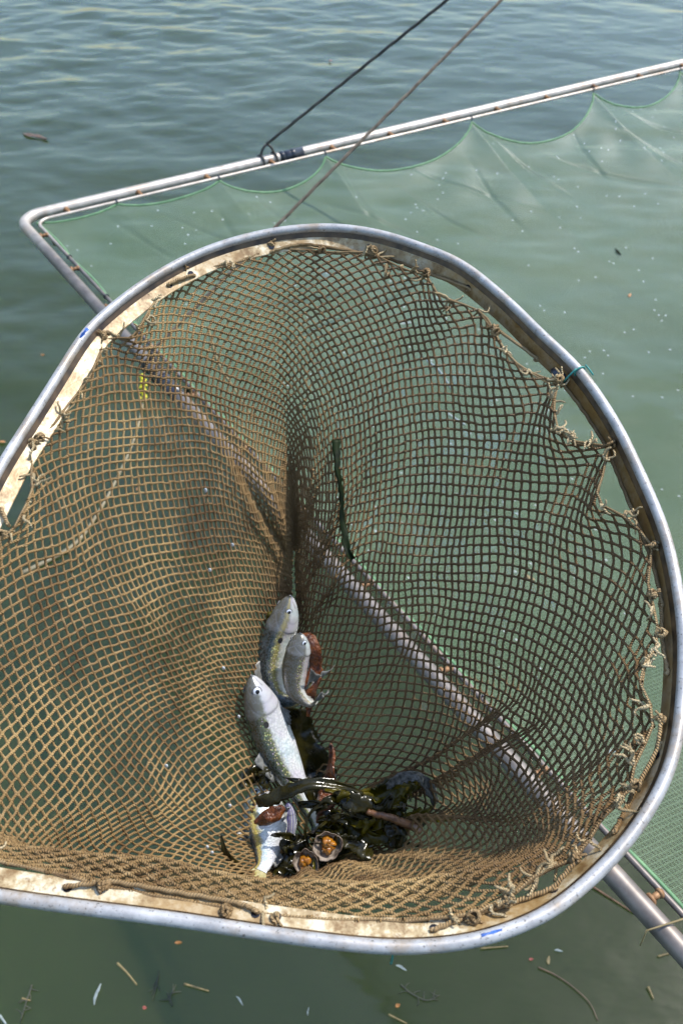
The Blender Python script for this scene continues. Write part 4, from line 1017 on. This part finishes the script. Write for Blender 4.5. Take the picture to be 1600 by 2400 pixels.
# loose fish scales stuck to the net
sc_px = [(390, 1795, 'pale loose scale stuck low on the left wall of the net'), (524, 1566, 'pale loose scale left of the head of the largest fish'), (545, 1277, 'pale loose scale high on the left wall near the dark fold'),
         (492, 1336, 'pale loose scale beneath the beige stalk on the left wall'), (539, 1888, 'pale loose scale beside the left edge of the pocket'), (482, 1149, 'pale loose scale on the left wall under the frame tube'),
         (486, 1985, 'pale loose scale at the front left corner of the pocket, upper of a pair'), (497, 1998, 'pale loose scale at the front left corner of the pocket, lower of a pair'), (560, 1680, 'pale loose scale on the edge beside the gill of the largest fish'),
         (272, 710+5, 'pale scale near the left rim of the bag')][:10]
for (x, y, lb) in sc_px:
    m = MB(); p = bag_at(x, y, .003); m.blob(p, .0021, .0016, .0034, seed=x, rough=.3, seg=9, ring=6); weed('fish_scale', m, 'scale', lb, 'fish scale', 'loose fish scales on the scoop net')

# ------------------------------------------------------------------ things floating on the water or lying on the green netting
def wp(px, py, z=0.006): return at_z(px, py, z)
def stalk(pxs, r, mat, name, label, cat, group=None, z=0.006, taper=True):
    pts = np.array([wp(x, y, z) for x, y in pxs]) if not callable(z) else np.array([z(x, y) for x, y in pxs])
    c = spline(pts, 8*len(pts)) if len(pts) > 2 else resample(pts, 10)
    m = MB(); m.tube(c, np.linspace(r, r*0.6 if taper else r, len(c)), 6); o = weed(name, m, mat, label, cat, group); return o
def flake(px, py, w, l, ang, mat, name, label, cat, group=None, z=0.006, pos=None):
    p = wp(px, py, z) if pos is None else pos; d = np.array((math.cos(ang), math.sin(ang), 0.05)); s = np.array((-math.sin(ang), math.cos(ang), 0))
    m = ribbon([p-d*l/2, p-d*l/6+s*l*.06, p+d*l/6, p+d*l/2-s*l*.05], [w*.3, w, w*.8, w*.25], (0, 0, 1), thick=.0012, n=14, wave=w*.25, seed=px*.01, nx=5, ragged=.3)
    return weed(name, m, mat, label, cat, group)
GS = 'straw floating on the water'; GB = 'bits of leaf floating on the water'; GW = 'white slivers floating on the water'; GT = 'dark weed sprigs floating on the water'
stalk([(275, 2257), (298, 2280), (321, 2308)], .0035, 'straw', 'straw', 'yellow straw slanting down to the right below the left part of the rim', 'straw', GS)
stalk([(431, 2306), (490, 2323)], .0032, 'straw', 'straw', 'short nearly level straw right of the white feather below the rim', 'straw', GS)
stalk([(910, 2378), (953, 2399)], .003, 'straw', 'straw', 'straw at the bottom edge of the photo beneath the dark weed sprig', 'straw', GS)
stalk([(1517, 2313), (1530, 2341)], .004, 'straw', 'straw', 'thick short straw in the bottom right corner', 'straw', GS)
stalk([(1540, 2242), (1586, 2229)], .003, 'straw', 'straw', 'pale straw just under the lower end of the frame tube', 'straw', GS)
stalk([(1125, 2223), (1190, 2218)], .0028, 'straw', 'straw', 'thin straw close under the rim beside the blue paint mark', 'straw', GS)
stalk([(52, 2340), (72, 2345)], .003, 'straw', 'straw', 'tiny straw at the far left below the rim by the dark sprig', 'straw', GS)
stalk([(1387, 2078), (1430, 2105), (1484, 2140)], .0035, 'bark', 'twig', 'brown twig floating between the rim and the frame tube at the right', 'twig')
stalk([(1260, 2267), (1300, 2285), (1340, 2312), (1380, 2350), (1400, 2392)], .0022, 'brownweed', 'weed_strand', 'long thin brown weed strand trailing to the bottom right', 'weed')
def sprig(pxs, label, seed):
    pts = spline([wp(*q) for q in pxs], 18); m = MB(); m.tube(pts, np.linspace(.003, .0016, 18), 5); r = random.Random(seed)
    for k in range(2, 17, 2):
        d = np.array((r.gauss(0, 1), r.gauss(0, 1), 0)); d /= np.linalg.norm(d); m.tube(spline([pts[k], pts[k]+d*.012, pts[k]+d*.022+np.array((r.gauss(0, .004), r.gauss(0, .004), 0))], 6), np.linspace(.0022, .001, 6), 5)
    weed('weed_sprig', m, 'twig', label, 'weed', GT)
sprig([(938, 2308), (965, 2330), (1000, 2345), (1030, 2332)], 'dark branching weed sprig below the middle of the rim', 1)
sprig([(76, 2308), (62, 2350), (48, 2395)], 'dark weed sprig in the bottom left corner', 2)
sprig([(370, 2295), (366, 2318)], 'small dark weed sprig right of the white feather', 3)
sprig([(405, 2325), (392, 2345)], 'small dark weed sprig beneath the level straw', 4)
flake(418, 2209, .010, .020, .1, 'orange', 'leaf_bit', 'orange leaf bit just below the rim left of centre', 'leaf bit', GB)
flake(932, 2357, .011, .013, .6, 'orange', 'leaf_bit', 'round orange bit beside the dark branching sprig', 'leaf bit', GB)
flake(1244, 2248, .008, .012, .3, 'red', 'leaf_bit', 'red bit floating below the right part of the rim', 'leaf bit', GB)
flake(1285, 2250, .010, .022, 1.4, 'straw', 'leaf_bit', 'upright tan husk below the right part of the rim', 'leaf bit', GB)
flake(774, 142, .03, .03, .2, 'red', 'leaf_bit', 'red speck far out on the open water near the top', 'leaf bit', GB)
flake(5, 1036, .022, .03, .2, 'orange', 'leaf_bit', 'orange leaf at the left edge of the photo outside the rim', 'leaf bit', GB)
flake(101, 832, .016, .02, .2, 'orange', 'leaf_bit', 'orange speck on the water left of the blue paint mark', 'leaf bit', GB)
flake(339, 2362, .009, .010, .2, 'red', 'leaf_bit', 'pinkish bit at the bottom left near the straw', 'leaf bit', GB)
flake(324, 1145, .014, .024, 1.3, 'orange', 'leaf_bit', 'orange leaf bit seen through the left wall of the net', 'leaf bit', GB)
flake(228, 2330, .010, .052, 1.45, 'white', 'white_sliver', 'white feather floating upright in the lower left', 'feather', GW)
flake(562, 2345, .005, .030, -.8, 'white', 'white_sliver', 'white sliver slanting at the bottom just left of centre', 'sliver', GW)
flake(940, 2268, .008, .032, -.4, 'white', 'white_sliver', 'white sliver beneath the hanging teal twine', 'sliver', GW)
flake(1308, 2228, .007, .022, -.1, 'white', 'white_sliver', 'white sliver just below the rim at the right', 'sliver', GW)
flake(722, 2370, .004, .020, 1.5, 'white', 'white_sliver', 'tiny upright white sliver at the bottom centre', 'sliver', GW)
stalk([(0, 2380), (15, 2400)], .004, 'white', 'white_thread', 'white thread in the extreme bottom left corner', 'thread')
weed('brown_weed', ribbon([wp(56, 312, .004), wp(72, 318, .004), wp(90, 320, .004), wp(110, 326, .004)], [.02, .05, .03, .02], (0, 0, 1), wave=.006, seed=41, ragged=.6, thick=.004), 'brownweed', 'brown weed scrap floating on the open water at the upper left', 'weed')
# flower stalk under the left wall
fl = np.array([wp(338, 905), wp(336, 945), wp(318, 1020), wp(285, 1100), wp(232, 1200), wp(170, 1280), (wp(50, 1345))])
root = empty('flower_stalk', tuple(fl[3]), 'long beige plant stalk with a yellow flower head floating behind the left wall', 'plant')
m = MB(); m.tube(spline(fl, 50), np.linspace(.0035, .0085, 50), 8); m.build('stem', W['stem'], root)
m = MB(); r = random.Random(5)
for q in range(26):
    f = q/25; c = wp(336+r.uniform(-7, 7), 940-62*f, .012+r.uniform(0, .014)); m.blob(c, .007, .007, .005, seed=q, rough=.5, seg=7, ring=5)
m.build('flower', W['yellow'], root)
# bits lying on the green netting
gproj = project(gp.reshape(-1, 3)); gflat = gp.reshape(-1, 3)
def gn(px, py, up=0.004):
    k = int(np.argmin((gproj[:, 0]-px)**2+(gproj[:, 1]-py)**2)); return P(px, py, gproj[k, 2]-up*1.3)
GN = 'bits caught on the green netting'
stalk([(488, 768), (512, 850), (545, 905), (592, 980)], .0035, 'straw', 'straw', 'long yellow straw lying on the green netting behind the far left wall', 'straw', GN, z=gn)
stalk([(1000, 845), (1030, 870), (1060, 915)], .004, 'white', 'white_sliver', 'curved white sliver on the green netting behind the upper right wall', 'sliver', GN, z=gn)
stalk([(1048, 970), (1090, 996)], .005, 'white', 'white_sliver', 'short white sliver on the netting beneath the curved one', 'sliver', GN, z=gn)
flake(948, 758, .014, .05, .3, 'white', 'white_sliver', 'flat white scrap on the green netting behind the far wall', 'sliver', GN, pos=gn(948, 758))
flake(1475, 692, .012, .024, 1.2, 'orange', 'leaf_bit', 'orange leaf bit on the green netting at the right', 'leaf bit', GN, pos=gn(1475, 692))
flake(1446, 590, .014, .05, 1.9, 'greenweed', 'leaf_bit', 'dark green leaf bit on the green netting at the upper right', 'leaf bit', GN, pos=gn(1446, 590))
flake(130, 570, .016, .05, 2.3, 'greenweed', 'leaf_bit', 'green leaf bit on the netting near the left corner of the frame', 'leaf bit', GN, pos=gn(130, 570))
flake(442, 915, .02, .035, 2.0, 'greenweed', 'leaf_bit', 'green leaf bit on the netting behind the frame tube and left wall', 'leaf bit', GN, pos=gn(442, 915))
flake(1240, 1352, .012, .03, 2.5, 'straw', 'leaf_bit', 'tan leaf bit on the netting behind the right wall', 'leaf bit', GN, pos=gn(1240, 1352))
flake(1430, 1720, .008, .03, .4, 'white', 'white_sliver', 'white scrap on the netting behind the right rim', 'sliver', GN, pos=gn(1435, 1762))
# broken stalk caught on the frame tube at the lower right
q0 = at_z(1606, 2152, FZ+.024); q1 = at_z(1514, 2181, FZ+.026); q2 = at_z(1499, 2216, FZ+.0)
m = MB(); m.tube(np.vstack([resample([q0, q1], 8), resample([q1, q2], 5)[1:]]), np.linspace(.0018, .0012, 12), 6); weed('broken_stalk', m, 'straw', 'bent thin brown stalk caught across the frame tube at the lower right', 'stalk')
